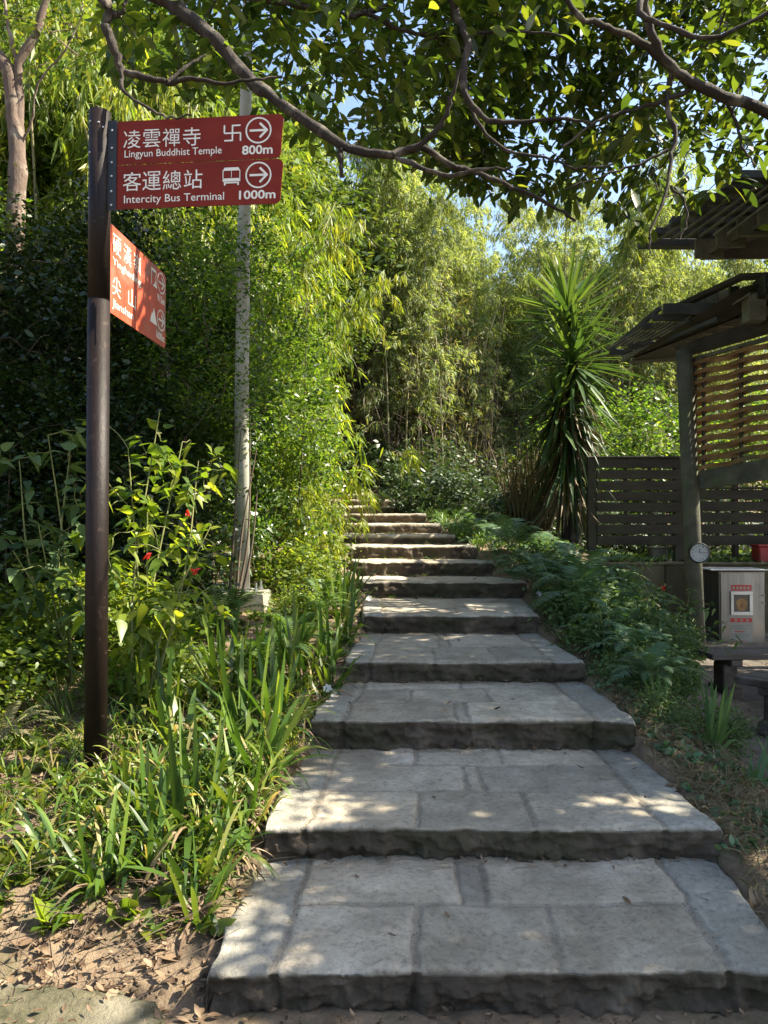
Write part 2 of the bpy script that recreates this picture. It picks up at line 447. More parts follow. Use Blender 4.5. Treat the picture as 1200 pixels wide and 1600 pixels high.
stair = empty('stone_staircase', (.4, 2.3, 0), 'long flight of worn grey stone steps climbing between the plants', 'stairs')
# joints seen on the nearest steps (fractions across the stones, front row first)
ROWS = {0: [(.52, [0, .31, .64, 1]), (1, [0, .42, .49, 1])],
        1: [(.40, [0, .31, .64, 1]), (.75, [0, .47, .52, 1]), (1, [0, .30, .62, 1])],
        2: [(.42, [0, .45, .5, 1]), (.78, [0, .25, .62, 1]), (1, [0, .5, 1])],
        3: [(.45, [0, .35, .7, 1]), (1, [0, .4, .47, 1])]}
GRIT = []
def build_step(n):
    y0, zt, xl, xr = STEPS[n]
    y1, _, xl1, xr1 = STEPS[n + 1] if n + 1 < len(STEPS) else (y0 + 1.4, 0, xl - .3, xr - .3)
    y1 += .13
    h = [.0075, .0085, .010, .012, .016, .02][min(n, 5)] if n < 8 else .04
    nu = int((xr - xl) / h); us = np.linspace(0, 1, nu)
    nt_ = max(6, int((y1 - y0) / h)); rz = .30; nr = int(rz / h)
    tv = np.linspace(1, 0, nt_)                                    # back to front
    rv = np.linspace(0, 1, nr + 1)[1:]
    U, Tt = np.meshgrid(us, np.concatenate([tv, -rv]))
    isr = Tt < 0
    tt = np.clip(Tt, 0, 1)
    XL = xl + (xl1 - xl) * tt * .9; XR = xr + (xr1 - xr) * tt * .9
    X = XL + (XR - XL) * U; depth = y1 - y0
    seed = 31 * n
    wob = lambda sc_, k: fbm(np.stack([X * sc_, tt * depth * sc_ + k, np.where(isr, -Tt * rz * sc_, 0)], -1), 4, seed + k) - .5
    lip = (fbm(np.stack([X * 2.2, 0 * X + n, 0 * X], -1), 3, seed) - .5) * .028 + (fbm(np.stack([X * 12, 0 * X + n, 0 * X], -1), 4, seed + 5) - .5) * .026
    Y = y0 + tt * depth + lip * np.clip(1 - tt * 6, 0, 1)
    Z = np.full_like(X, zt)
    # joints
    Wx = X + wob(9, 1) * .035; Wy = tt * depth + wob(9, 2) * .035
    bl = .17 + .04 * rng.random(); br = .17 + .06 * rng.random()
    wl, wr = XL + bl, XR - br
    fx = (Wx - wl) / (wr - wl)
    rows = ROWS.get(n)
    if rows is None:
        nrow = 3 if depth > 1.25 else 2
        rows = []
        for r in range(nrow):
            m_ = 3 if rng.random() < .7 else 2
            cuts = [0] + sorted([(q + 1) / m_ + rng.uniform(-.08, .08) for q in range(m_ - 1)]) + [1]
            rows.append(((r + 1) / nrow, cuts))
    jd = np.full_like(X, 9.0); st = np.full_like(X, .5)
    yv = Wy / (depth - .13); prev = 0
    for ri, (fr, cuts) in enumerate(rows):
        inrow = (yv >= prev) & (yv < fr) if ri < len(rows) - 1 else (yv >= prev)
        if ri > 0: jd = np.minimum(jd, np.abs(yv - prev) * (depth - .13) * 1.0 + np.where((fx < 0) | (fx > 1), 9, 0))
        for ci in range(len(cuts) - 1):
            c0, c1 = cuts[ci], cuts[ci + 1]
            if ci > 0: jd = np.where(inrow, np.minimum(jd, np.abs(fx - c0) * (wr - wl)), jd)
            st = np.where(inrow & (fx >= c0) & (fx < c1), rng.random(), st)
        prev = fr
    jd = np.minimum(jd, np.minimum(np.abs(Wx - wl), np.abs(Wx - wr)))
    rim = ((Wx < wl) | (Wx > wr)).astype(float)
    jw = .005 + .018 * (fbm(np.stack([X * 4, Y * 4, 0 * X], -1), 3, seed + 8))
    jmask = np.clip(2.6 - 2.2 * jd / jw, 0, 1)
    jmask = jmask * np.where(isr, .75, 1) * np.clip(.35 + 1.3 * fbm(np.stack([X * 5, Y * 5, 0 * X + 4], -1), 3, seed + 9), 0, 1)
    Z = Z - jmask * .0065 + wob(3, 3) * .022 + wob(16, 4) * .007 + (st - .5) * .008 * (1 - rim)
    # rounded lip and riser
    dy = tt * depth; rad = .012
    Z = Z - np.where(dy < rad, rad * .6 * (1 - dy / rad) ** 2, 0) - np.clip(1 - dy / .05, 0, 1) * np.clip(fbm(np.stack([X * 9, Y * 9, 0 * X + n], -1), 3, seed + 15) - .52, 0, 1) * .09
    Zr = zt - rad * .6 + Tt * rz + wob(5, 6) * .01
    Z = np.where(isr, Zr, Z)
    rgh = (fbm(np.stack([X * 6, Tt * 8, 0 * X], -1), 4, seed + 11) - .5) * .085 + (fbm(np.stack([X * 22, Tt * 7, 0 * X], -1), 5, seed + 12) - .5) * .075
    Y = np.where(isr, Y - .004 + rgh * np.clip(-Tt * 5, 0, 1) + jmask * .022 + (st - .5) * .03 * np.clip(-Tt * 6, 0, 1), Y)
    if n < 7:
        cand = np.argwhere((jmask > .55) & (~isr)); 
        for _r, _c in cand[rng.integers(0, len(cand), 420 if n < 4 else 150)]: GRIT.append((X[_r, _c], Y[_r, _c], Z[_r, _c]))
    side = (fbm(np.stack([0 * X + 3, Y * 7, Z * 7], -1), 3, seed + 14) - .5) * .05
    X = X + np.where(U == 0, side, 0) + np.where(U == 1, side, 0)
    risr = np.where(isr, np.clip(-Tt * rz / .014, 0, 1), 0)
    A = np.stack([X, Y, Z], -1)
    def skirt(col, sgn):
        c = A[:, col].copy(); c[:, 0] += sgn * .012; c[:, 2] = np.minimum(c[:, 2], zt - .30); m_ = A[:, col].copy(); m_[:, 0] += sgn * .008; m_[:, 2] -= .02
        return c[:, None], m_[:, None]
    cl, ml = skirt(0, -1); cr, mr = skirt(-1, 1)
    A = np.concatenate([cl, ml, A, mr, cr], 1)
    pad = lambda q: np.concatenate([q[:, :1], q[:, :1], q, q[:, -1:], q[:, -1:]], 1)
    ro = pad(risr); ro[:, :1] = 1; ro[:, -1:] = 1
    nr_, nc = A.shape[:2]
    i = np.arange(nr_ - 1)[:, None] * nc + np.arange(nc - 1)[None]
    Fq = np.stack([i, i + nc, i + nc + 1, i + 1], -1).reshape(-1, 4)
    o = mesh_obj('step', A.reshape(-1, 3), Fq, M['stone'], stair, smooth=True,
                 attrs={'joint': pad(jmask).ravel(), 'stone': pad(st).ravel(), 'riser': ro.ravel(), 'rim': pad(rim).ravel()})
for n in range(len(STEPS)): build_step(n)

# ------------------------------------------------------------------ mossy kerb stone at the lower left, loose stones
def rock(name, c, size, label, cat, mat, seed=0, rz=0, boxy=.6, res=26, group=None):
    a = np.linspace(0, np.pi, res); b = np.linspace(0, 2 * np.pi, res * 2, endpoint=False)
    A_, B_ = np.meshgrid(a, b, indexing='ij')
    v = np.stack([np.sin(A_) * np.cos(B_), np.sin(A_) * np.sin(B_), np.cos(A_)], -1)
    v = np.sign(v) * np.abs(v) ** boxy
    v = v * (1 + .22 * (fbm(v * 2 + seed, 4, seed) - .5)[..., None] + .10 * (fbm(v * 7 + seed, 3, seed + 1) - .5)[..., None] + .06 * (fbm(v * 22 + seed, 3, seed + 2) - .5)[..., None])
    v = v * np.array(size) / 2
    cr, sr = math.cos(rz), math.sin(rz); v = v @ np.array([[cr, sr, 0], [-sr, cr, 0], [0, 0, 1]])
    n1, n2 = v.shape[:2]
    i = np.arange(n1 - 1)[:, None] * n2; j = np.arange(n2)[None]; j2 = (j + 1) % n2
    Fq = np.stack([i + j, i + n2 + j, i + n2 + j2, i + j2], -1).reshape(-1, 4)
    o = mesh_obj(name, v.reshape(-1, 3), Fq, mat, smooth=True); o.location = c
    return tag(o, label, cat, group)
M['moss_rock'] = surf_mat('mossy_stone', (.045, .045, .02), (.15, .13, .08), scale=12, bump=1.0, bscale=30, c3=(.19, .17, .12), s3=4, rough=.95, dist=.02)
M['dark_rock'] = surf_mat('dark_rock', (.05, .05, .035), (.13, .12, .08), scale=5, bump=.9, bscale=30, rough=.95, c3=(.07, .09, .03), s3=3)
rock('kerb_stone', (-1.22, 2.14, -.02), (1.15, .42, .26), 'mossy kerb stone lying at the path edge, bottom left', 'stone', M['moss_rock'], 4, -.08, .45, 90)

# ------------------------------------------------------------------ text on signs
def text_geo(body, offset=0.0):
    cu = bpy.data.curves.new('lettering', 'FONT'); cu.body = body; cu.size = 1; cu.offset = offset; cu.resolution_u = 3
    o = bpy.data.objects.new('lettering', cu); C.objects.link(o)
    bpy.context.view_layer.update()
    dg = bpy.context.evaluated_depsgraph_get(); me = o.evaluated_get(dg).to_mesh()
    V = np.array([v.co[:2] for v in me.vertices]); Fl = [list(p.vertices) for p in me.polygons]
    o.evaluated_get(dg).to_mesh_clear(); bpy.data.objects.remove(o); bpy.data.curves.remove(cu)
    return V, Fl
def put_text(mb, body, u0, u1, v0, v1, fr, off=.0015, bold=0.0, m=0):
    """fit body into the box u0..u1, v0..v1 of frame fr=(origin, ux, uy, n)"""
    V, Fl = text_geo(body, bold)
    lo, hi = V.min(0), V.max(0); V = (V - lo) / (hi - lo)
    V = np.array([u0, v0]) + V * np.array([u1 - u0, v1 - v0])
    o, ux, uy, nn = fr
    W = o + V[:, :1] * ux + V[:, 1:] * uy + nn * off
    a, b, c = [W[i] for i in Fl[0][:3]]
    if np.dot(np.cross(b - a, c - a), nn) < 0: Fl = [f[::-1] for f in Fl]
    mb.add(W, Fl, m)
def ring(mb, u, v, r, th, fr, off=.0015, k=40, m=0):
    o, ux, uy, nn = fr; a = np.arange(k) * 2 * np.pi / k
    p = lambda q: o + (u + q * np.cos(a))[:, None] * ux + (v + q * np.sin(a))[:, None] * uy + nn * off
    mb.add(np.concatenate([p(r), p(r - th)]), [[i, (i + 1) % k, (i + 1) % k + k, i + k] for i in range(k)], m)
def poly(mb, pts, fr, off=.0015, m=0):
    o, ux, uy, nn = fr
    mb.add([o + a * ux + b * uy + nn * off for a, b in pts], [list(range(len(pts)))], m)
def line(mb, a, b, wd, fr, off=.0015, m=0):
    a = np.array(a, float); b = np.array(b, float); d = norm(b - a); s_ = np.array([-d[1], d[0]]) * wd / 2
    poly(mb, [a - s_, b - s_, b + s_, a + s_], fr, off, m)
def arrow(mb, u, v, r, fr):
    ring(mb, u, v, r, r * .12, fr)
    line(mb, (u - .68 * r, v), (u + .60 * r, v), r * .17, fr, .0017)
    line(mb, (u + .10 * r, v + .55 * r), (u + .68 * r, v - .03 * r), r * .17, fr, .0019)
    line(mb, (u + .10 * r, v - .55 * r), (u + .68 * r, v + .03 * r), r * .17, fr, .0021)

M['sign_red'] = surf_mat('weathered_red_enamel', (.13, .012, .005), (.19, .019, .008), scale=5, rough=.6, bump=.05, c3=(.22, .045, .02), s3=9, t3=(.58, .8), spec=.2)
M['sign_worn'] = surf_mat('faded_red_enamel', (.33, .05, .022), (.48, .09, .038), scale=14, rough=.55, bump=.08, c3=(.26, .12, .08), s3=4.5, t3=(.48, .62), spec=.35, stretch=(1, 1, .35))
M['sign_text'] = surf_mat('reflective_lettering', (.62, .60, .52), (.74, .72, .64), scale=30, rough=.5, bump=.02)
M['sign_back'] = surf_mat('aluminium_edge', (.5, .5, .48), (.62, .62, .6), rough=.4, metallic=.6, bump=.05)
M['pole'] = surf_mat('brown_painted_steel', (.006, .0035, .003), (.015, .009, .007), scale=10, rough=.5, bump=.25, bscale=90, c3=(.045, .03, .023), s3=22, t3=(.6, .72), spec=.2, stretch=(1, 1, .4))
M['bracket'] = surf_mat('black_painted_steel', (.008, .008, .009), (.018, .018, .018), rough=.45, bump=.15)
M['bolt'] = surf_mat('zinc_bolt', (.35, .35, .34), (.5, .5, .5), rough=.35, metallic=.9, bump=.1)

post = empty('direction_signpost', (-1.396, 3.6, gnd(-1.396, 3.6)), 'tall brown steel post with red direction boards pointing right', 'signpost')
TOPZ = P(152, 176, 3.6)[2]
mb = MB(); k = 40
zz = [gnd(-1.396, 3.6) - .25, P(152, 470, 3.6)[2] - .004, P(152, 470, 3.6)[2] - .003, P(152, 470, 3.6)[2] + .003, P(152, 470, 3.6)[2] + .004, TOPZ - .012, TOPZ]
mb.tube([(-1.398, 3.6, zz[0]), (-1.396, 3.6, zz[1])], [.0535, .0525], k); mb.tube([(-1.396, 3.6, zz[1]), (-1.396, 3.6, zz[4])], [.050, .050], k, cap=False)
mb.tube([(-1.396, 3.6, zz[4]), (-1.396, 3.6, zz[6])], [.0520, .0520], k)
for sx_ in (0.0,): mb.tube([(-1.396, 3.6, gnd(-1.396, 3.6) - .02), (-1.396, 3.6, gnd(-1.396, 3.6) + .012)], [.085, .080], 24)
mb.build('pole', M['pole'], post, smooth=False)
for f in bpy.data.objects['pole'].data.polygons: f.use_smooth = len(f.vertices) == 4
mb = MB()
for px_, py_ in ((147, 197), (146, 245), (144, 268), (144, 315), (166, 206), (160, 200)):
    q = P(px_, py_, 3.6); dx = q[0] + 1.396; dx = max(-.049, min(.049, dx)); yy = 3.6 - math.sqrt(.0525 ** 2 - dx * dx)
    nn = norm([dx, yy - 3.6, 0]); q = np.array([-1.396 + dx, yy, q[2]])
    mb = MB(); mb.tube([q - nn * .003, q + nn * .003, q + nn * .006], [.0055, .0055, .003], 10); mb.build('bolt', M['bolt'], post)

# frame of the two upper boards
K = 3.56 / F
O1 = P(168, 190.8, 3.585); E1 = P(443, 177.5, 3.50)
ux = norm(E1 - O1); nn1 = norm(np.cross(ux, [0, 0, 1.0])); uz = norm(np.cross(nn1, ux)) * 1.0
if nn1[1] > 0: nn1 = -nn1
uz = np.array([0, 0, 1.0]); uz = norm(uz - ux * np.dot(uz, ux))
nn1 = np.cross(ux, uz)
LEN = np.linalg.norm(E1 - O1); KU = LEN / 275.0; KV = 3.56 / F
def rounded(L, H, r, cut=0):
    """board outline: square at the post, rounded outer corners (u right, v down negative)"""
    a = np.linspace(0, math.pi / 2, 6)
    p = [(0, 0), (0, -H)]
    p += [(L - r - cut + r * math.sin(q), -H + r - r * math.cos(q)) for q in a]
    p += [(L - r + r * math.cos(q), -r + r * math.sin(q)) for q in a]
    return p
def sign_board(name, parent, fr, L, H, vtop, mat, th=.004, cut=.0):
    o, ux_, uy_, n_ = fr
    mbb = MB(); mbb.prism([(a, b - vtop) for a, b in rounded(L, H, .028, cut)][::-1], o - n_ * th, ux_, uy_, n_, th)
    ob = mbb.build(name, mat, parent)
    return ob
fr1 = (O1, ux, uz, nn1)
def U(px): return (px - 168) * KU
def Vv(d): return -d * KV
H1 = 70 * KV
b1 = sign_board('sign_board', post, fr1, LEN, H1 - .003, 0, M['sign_red'], cut=.012)
b2 = sign_board('sign_board', post, fr1, LEN, H1, H1, M['sign_red'], cut=.012)
for bb, items in ((b1, 1), (b2, 2)):
    t_ = MB(); ar = MB(); pc = MB(); dt = MB()
    if items == 1:
        for c_, x_ in zip('凌雲禪寺', (194, 225, 256, 288)): put_text(t_, c_, U(x_), U(x_ + 27.5), Vv(44), Vv(15), fr1, bold=0)
        put_text(t_, 'Lingyun Buddhist Temple', U(196), U(348.5), Vv(62), Vv(47), fr1, bold=.003)
        s = MB()
        cx_, cyy, r_ = U(365), Vv(27), 12.5 * KU; wd = .0075
        line(pc, (cx_ - r_, cyy), (cx_ + r_, cyy), wd, fr1); line(pc, (cx_, cyy - r_), (cx_, cyy + r_), wd, fr1, .0017)
        line(pc, (cx_ - r_, cyy), (cx_ - r_, cyy + r_), wd, fr1, .0019); line(pc, (cx_ + r_, cyy), (cx_ + r_, cyy - r_), wd, fr1, .0019)
        line(pc, (cx_, cyy + r_ - wd / 2), (cx_ + r_, cyy + r_ - wd / 2), wd, fr1, .0021); line(pc, (cx_, cyy - r_ + wd / 2), (cx_ - r_, cyy - r_ + wd / 2), wd, fr1, .0021)
        arrow(ar, U(405), Vv(24.5), 20 * KU, fr1)
        put_text(dt, '800m', U(380), U(427), Vv(62), Vv(47.5), fr1, bold=.022)
    else:
        for c_, x_ in zip('客運總站', (194, 225, 257, 290)): put_text(t_, c_, U(x_), U(x_ + 29), Vv(112), Vv(82), fr1, bold=0)
        put_text(t_, 'Intercity Bus Terminal', U(196), U(353), Vv(135), Vv(119), fr1, bold=.003)
        arrow(ar, U(405.5), Vv(94.5), 20 * KU, fr1)
        put_text(dt, '1000m', U(376), U(432), Vv(132), Vv(118), fr1, bold=.022)
        # bus seen from the front
        u0, u1 = U(351), U(377)
        line(pc, (u0, Vv(86)), (u0, Vv(100)), .004, fr1); line(pc, (u1, Vv(86)), (u1, Vv(100)), .004, fr1)
        poly(pc, [(u0 - .002, Vv(86)), (u1 + .002, Vv(86)), (u1 - .008, Vv(81)), (u0 + .008, Vv(81))], fr1)
        line(pc, ((u0 + u1) / 2, Vv(86)), ((u0 + u1) / 2, Vv(97)), .0025, fr1)
        poly(pc, [(u0 - .002, Vv(103)), (u1 + .002, Vv(103)), (u1 + .002, Vv(98)), (u0 - .002, Vv(98))], fr1)
        poly(pc, [(u0 + .004, Vv(106)), (u1 - .004, Vv(106)), (u1 - .004, Vv(103.8)), (u0 + .004, Vv(103.8))], fr1)
        for a in (u0 + .005, u1 - .012): poly(pc, [(a, Vv(109)), (a + .008, Vv(109)), (a + .008, Vv(106)), (a, Vv(106))], fr1, .0017)
    t_.build('lettering', M['sign_text'], bb); ar.build('arrow_symbol', M['sign_text'], bb); dt.build('distance_text', M['sign_text'], bb); pc.build('pictogram', M['sign_text'], bb)
mb = MB(); mb.prism([(-.012, .004), (U(184), .004), (U(184), -2 * H1 - .004), (-.012, -2 * H1 - .004)][::-1], O1 + nn1 * .0005, ux, uz, nn1, .005)
br = mb.build('mounting_bracket', M['bracket'], post)
mb = MB()
for d_ in (15, 43, 66, 88, 112, 134):
    q = O1 + ux * U(176.5) + uz * Vv(d_) + nn1 * .0055
    mb = MB(); mb.tube([q, q + nn1 * .004, q + nn1 * .006], [.006, .006, .003], 10); mb.build('bolt', M['bolt'], br)

# lower double board, seen at a grazing angle
O2 = P(173, 349, 3.655); E2 = P(259, 428, 4.42); E2[2] = O2[2] - .0; 
ux2 = norm(E2 - O2); uz2 = np.array([0, 0, 1.0]); nn2 = np.cross(ux2, uz2)
fr2 = (O2, ux2, uz2, nn2); L2 = np.linalg.norm(E2 - O2); H2 = .445
b3 = sign_board('sign_board', post, fr2, L2, H2, 0, M['sign_worn'])
b3['label'] = 'sun-bleached lower board with Yinghanling and Jianshan on it'
t_ = MB(); ar = MB(); pc = MB(); dt = MB(); W2 = L2
for c_, a in zip('硬漢嶺', (.03, .20, .37)): put_text(t_, c_, a * W2, (a + .13) * W2, -.135, -.035, fr2, bold=0)
put_text(t_, 'Yinghanling', .03 * W2, .50 * W2, -.205, -.155, fr2, bold=.006)
for c_, a in zip('尖山', (.03, .28)): put_text(t_, c_, a * W2, (a + .13) * W2, -.345, -.245, fr2, bold=0)
put_text(t_, 'Jianshan', .03 * W2, .37 * W2, -.42, -.365, fr2, bold=.006)
arrow(ar, .90 * W2, -.075, .062, fr2); arrow(ar, .90 * W2, -.295, .062, fr2)
put_text(dt, '915m', .82 * W2, .97 * W2, -.195, -.150, fr2, bold=.022)
put_text(dt, '1600m', .80 * W2, .97 * W2, -.415, -.370, fr2, bold=.022)
u = .70 * W2                                                       # flag and mountain pictograms
line(pc, (u, -.03), (u, -.13), .006, fr2); poly(pc, [(u, -.03), (u + .07, -.03), (u + .07, -.045), (u, -.045)], fr2, .0018)
line(pc, (u + .067, -.03), (u + .067, -.10), .007, fr2); poly(pc, [(u + .02, -.13), (u + .085, -.13), (u + .067, -.085), (u + .045, -.11)], fr2, .0019)
poly(pc, [(u - .005, -.345), (u + .09, -.345), (u + .04, -.25)], fr2)
poly(pc, [(u - .02, -.345), (u - .006, -.345), (u + .02, -.295), (u + .012, -.28)], fr2)
ar.build('arrow_symbol', M['sign_text'], b3); dt.build('distance_text', M['sign_text'], b3); pc.build('pictogram', M['sign_text'], b3)
t_.build('lettering', M['sign_text'], b3)
mb = MB(); mb.box((O2[0] - .010, 3.650, O2[2] - H2 / 2), (.010, .02, H2 + .03))
mb.build('mounting_bracket', M['bracket'], post)

# ------------------------------------------------------------------ utility pole
M['pole_pale'] = surf_mat('weathered_concrete_pole', (.34, .33, .28), (.50, .48, .42), scale=3, bump=.2, bscale=50, rough=.8, c3=(.22, .24, .12), s3=2.2, t3=(.5, .66), stretch=(1, 1, .3))
M['concrete'] = surf_mat('stained_concrete', (.17, .16, .12), (.30, .285, .23), scale=4, bump=.5, bscale=45, rough=.9, c3=(.12, .13, .06), s3=2.5)
D_ = 6.7; UB = P(378, 922, D_)
up = empty('utility_pole', (UB[0], D_, UB[2] - .35), 'slim pale pole on a concrete block, half hidden by the hedge', 'pole')
top = P(389, -60, D_)
mb = MB(); mb.tube([UB - [0, 0, .02], UB * .5 + P(377, 330, D_) * .5, P(383, 200, D_), top], [.073, .064, .054, .045], 28)
mb.build('shaft', M['pole_pale'], up, smooth=True)
mb = MB(); c0 = UB + np.array([0, 0, -.01]); hb = .42
q = []
for z_, s_ in ((-hb, .27), (-.012, .225), (0, .213)):
    for a, b in ((-1, -1), (1, -1), (1, 1), (-1, 1)): q.append(c0 + [a * s_, b * s_, z_])
mb.add(q, [[0, 1, 5, 4], [1, 2, 6, 5], [2, 3, 7, 6], [3, 0, 4, 7], [4, 5, 9, 8], [5, 6, 10, 9], [6, 7, 11, 10], [7, 4, 8, 11], [8, 9, 10, 11]])
mb.build('concrete_base', M['concrete'], up)
mb = MB(); mb.tube([c0 + [0, 0, .003], c0 + [0, 0, .018]], [.13, .13], 24); mb.build('base_flange', M['sign_back'], up)
for a, b in ((-.15, -.13), (.15, -.13), (-.15, .13), (.15, .13)):
    mb = MB(); mb.tube([c0 + [a, b, -.01], c0 + [a, b, .085]], [.012, .012], 8); mb.tube([c0 + [a, b, .003], c0 + [a, b, .03]], [.024, .024], 6)
    mb.build('anchor_bolt', M['bolt'], up)

# ------------------------------------------------------------------ open timber pavilion on the right
M['timber'] = surf_mat('dark_weathered_timber', (.018, .015, .011), (.050, .042, .030), scale=5, bump=.5, bscale=30, rough=.85, c3=(.04, .045, .02), s3=3, stretch=(.3, 1, 1))
M['timber_grey'] = surf_mat('grey_mossy_timber', (.05, .05, .036), (.12, .118, .085), scale=5, bump=.5, bscale=30, rough=.9, c3=(.085, .10, .045), s3=3)
M['fascia'] = surf_mat('grey_board', (.08, .08, .06), (.17, .165, .13), scale=6, bump=.3, rough=.85, c3=(.10, .10, .06), s3=4)
M['rafter'] = surf_mat('blue_grey_timber', (.022, .025, .027), (.055, .06, .062), scale=6, bump=.4, bscale=30, rough=.7, c3=(.06, .06, .04), s3=5)
M['lath'] = surf_mat('brown_lath', (.13, .07, .024), (.29, .17, .065), scale=6, bump=.4, bscale=40, rough=.8, c3=(.10, .085, .035), s3=2.5)
def DX(px): return 10080.0 / (px + 175)
def Q(px, py): return P(px, py, DX(px))
pav = empty('timber_pavilion', (3.36, 8.0, 0.05), 'dark timber pavilion with stepped louvre eaves and woven side screen', 'pavilion')
# round column
cb = P(1087, 1075, 8.0); ct = P(1069, 548, 8.0)
cbx = P(1090, 1068, 8.0)[0]; ctx = P(1069, 548, 8.0)[0]
mb = MB(); mb.tube([(cbx, 8, .02), ((cbx + ctx) / 2, 8, 1.8), (ctx, 8, ct[2])], [.092, .088, .083], 24)
col = mb.build('column', M['timber_grey'], pav, smooth=True)
c2 = Q(1330, 560)
mb = MB(); mb.tube([(c2[0], c2[1], 0.0), (c2[0], c2[1], 3.6)], [.09, .085], 20); mb.build('column', M['timber_grey'], pav, smooth=True)
# sloping tie beam below the screen, beam above it
def slope_beam(name, a, b, h0, h1, wd, mat, parent=pav):
    """beam whose top edge runs through pixels a->b; px heights h0,h1"""
    A0, B0 = Q(*a), Q(*b); A1, B1 = Q(a[0], a[1] + h0), Q(b[0], b[1] + h1)
    s_ = norm(np.cross(B0 - A0, [0, 0, 1.0])) * wd
    mbb = MB(); q = [A0, B0, B1, A1]; q = q + [p_ - s_ for p_ in q]
    Fl = [[0, 1, 2, 3], [7, 6, 5, 4], [0, 4, 5, 1], [1, 5, 6, 2], [2, 6, 7, 3], [3, 7, 4, 0]]
    mbb.add(q, Fl); return mbb.build(name, mat, parent)
slope_beam('tie_beam', (1084, 738), (1420, 672), 28, 42, .10, M['timber_grey'])
slope_beam('head_beam', (1056, 541), (1420, 420), 18, 36, .09, M['timber'])
slope_beam('screen_frame', (1076, 560), (1420, 462), 5, 9, .05, M['timber_grey'])
# woven screen: laths run along the wall and pass alternately before and behind the studs
A = Q(1078, 0); B = Q(1420, 0); wl_ = norm(np.array([B[0] - A[0], B[1] - A[1], 0])); nw = norm(np.cross(wl_, [0, 0, 1.0]))
Lw = np.hypot(B[0] - A[0], B[1] - A[1])
def scr(px, py): return Q(px, py)
studs = [1086, 1100, 1158, 1216, 1276, 1340]
scrn = MB(); npx = 60
pxs = np.linspace(1078, 1400, npx)
def edge(px, f):                                                   # f 0 = bottom, 1 = top of the screen
    yb = 736 + (672 - 738) * (px - 1084) / 336; yt = 566 + (466 - 560) * (px - 1076) / 344
    return yb + (yt - yb) * f
NL = 23
for k_ in range(NL):
    f0 = (k_ + .08) / NL; f1 = (k_ + .96) / NL
    ph = k_ % 2
    pt = np.array([Q(p_, edge(p_, f0)) for p_ in pxs]); pb = np.array([Q(p_, edge(p_, f1)) for p_ in pxs])
    q_ = np.hypot(pt[:, 0] - A[0], pt[:, 1] - A[1])
    wv = np.sin(q_ / .22 * math.pi + ph * math.pi)                 # bowing of the woven laths
    off = nw[None] * (wv * .030)[:, None]
    sag = 2.1 * (np.abs(np.cos(q_ / .44 * math.pi + ph * math.pi / 2)) * .018)[:, None] * np.array([[0, 0, 1.0]])
    a0, a1 = pt + off + sag * (1 if ph else -1) * .5, pb + off * .8 + sag * (1 if ph else -1) * .5
    b0, b1 = a0 + nw * .008, a1 + nw * .008
    n_ = len(pxs); Vv_ = np.concatenate([a0, a1, b0, b1]); Fl = []
    for i_ in range(n_ - 1):
        Fl += [[i_, i_ + 1, n_ + i_ + 1, n_ + i_], [2 * n_ + i_, 3 * n_ + i_, 3 * n_ + i_ + 1, 2 * n_ + i_ + 1],
               [i_, 2 * n_ + i_, 2 * n_ + i_ + 1, i_ + 1], [n_ + i_, n_ + i_ + 1, 3 * n_ + i_ + 1, 3 * n_ + i_]]
    scrn.add(Vv_, Fl)
sc_o = scrn.build('woven_screen', M['lath'], pav)
for p_ in studs:
    mb = MB(); a_ = Q(p_, edge(p_, 1.0) - 2); b_ = Q(p_, edge(p_, 0) + 2)
    mb.beam(a_, b_, .035, .03, up=tuple(wl_)); mb.build('stud', M['timber'], sc_o)
# roof: fascia rafter, more rafters behind, purlins stepping out to the left
roof = MB()
def rafter(dx, dy, a, b, hgt, wd, m=0):
    A0, B0 = Q(*a) + [dx, dy, 0], Q(*b) + [dx, dy, 0]
    roof.beam(A0, B0, wd, hgt, m, bev=.004)
slope_beam('fascia_board', (972, 556), (1420, 372), 7, 12, .05, M['fascia'])
for (ax_, ay_, bx_, by_) in ((956, 545, 1032, 481), (974, 550, 1078, 500), (990, 553, 1122, 498)):
    roof.beam(P(ax_, ay_, DX(ax_) + .1), P(bx_, by_, DX(bx_ + 60) + .2), .04, .045, 1)
NP = 6
for k_ in range(NP):
    f = k_ / (NP - 1)
    lx, ly = 952 + 84 * f, 549 - 66 * f
    rx, ry = 1004 + 165 * f, 556 - 58 * f
    d0 = DX(rx) + .25; a_ = P(lx, ly, d0 + .1); b_ = P(rx, (ly + 4 * (1 - f)), d0)
    roof.beam(a_, b_, .045, .066 + .05 * (k_ == NP - 1), 1, bev=.003)
    c_ = P(rx + 2, ry - 7, d0 - .08)                                # light blocking between purlins, at the fascia
    roof.box(c_, (.20, .05, .11), m=0)
for k_ in range(7):                                                # pale battens over the purlins paint in the rafters' sunlit edges
    f = k_ / 6.0
    a_ = P(948 + 14 * k_, 546 - 3.2 * k_, DX(1010 + 10 * k_) + .12); b_ = P(948 + 14 * k_ + 62, 546 - 3.2 * k_ - 36, DX(1010 + 10 * k_ + 62) + .16)
    roof.beam(a_, b_, .03, .016, 0)
roof.build('louvre_eave', [M['fascia'], M['rafter']], pav)
# soffit, dark
mb = MB(); a_ = Q(984, 563); b_ = Q(1400, 398)
mb.add([a_, b_, b_ + [-.9, .9, -.02], P(1062, 563, 9.4)], [[0, 1, 2, 3]]); mb.add([a_ + [0, 0, .03], b_ + [0, 0, .03], b_ + [-.9, .9, .01], P(1062, 560, 9.4)], [[3, 2, 1, 0]])
mb.build('soffit', M['timber'], pav)
mb = MB(); mb.beam(P(1062, 562, 9.0), P(984, 566, 8.75), .04, .03); mb.build('eave_edge', M['fascia'], pav)
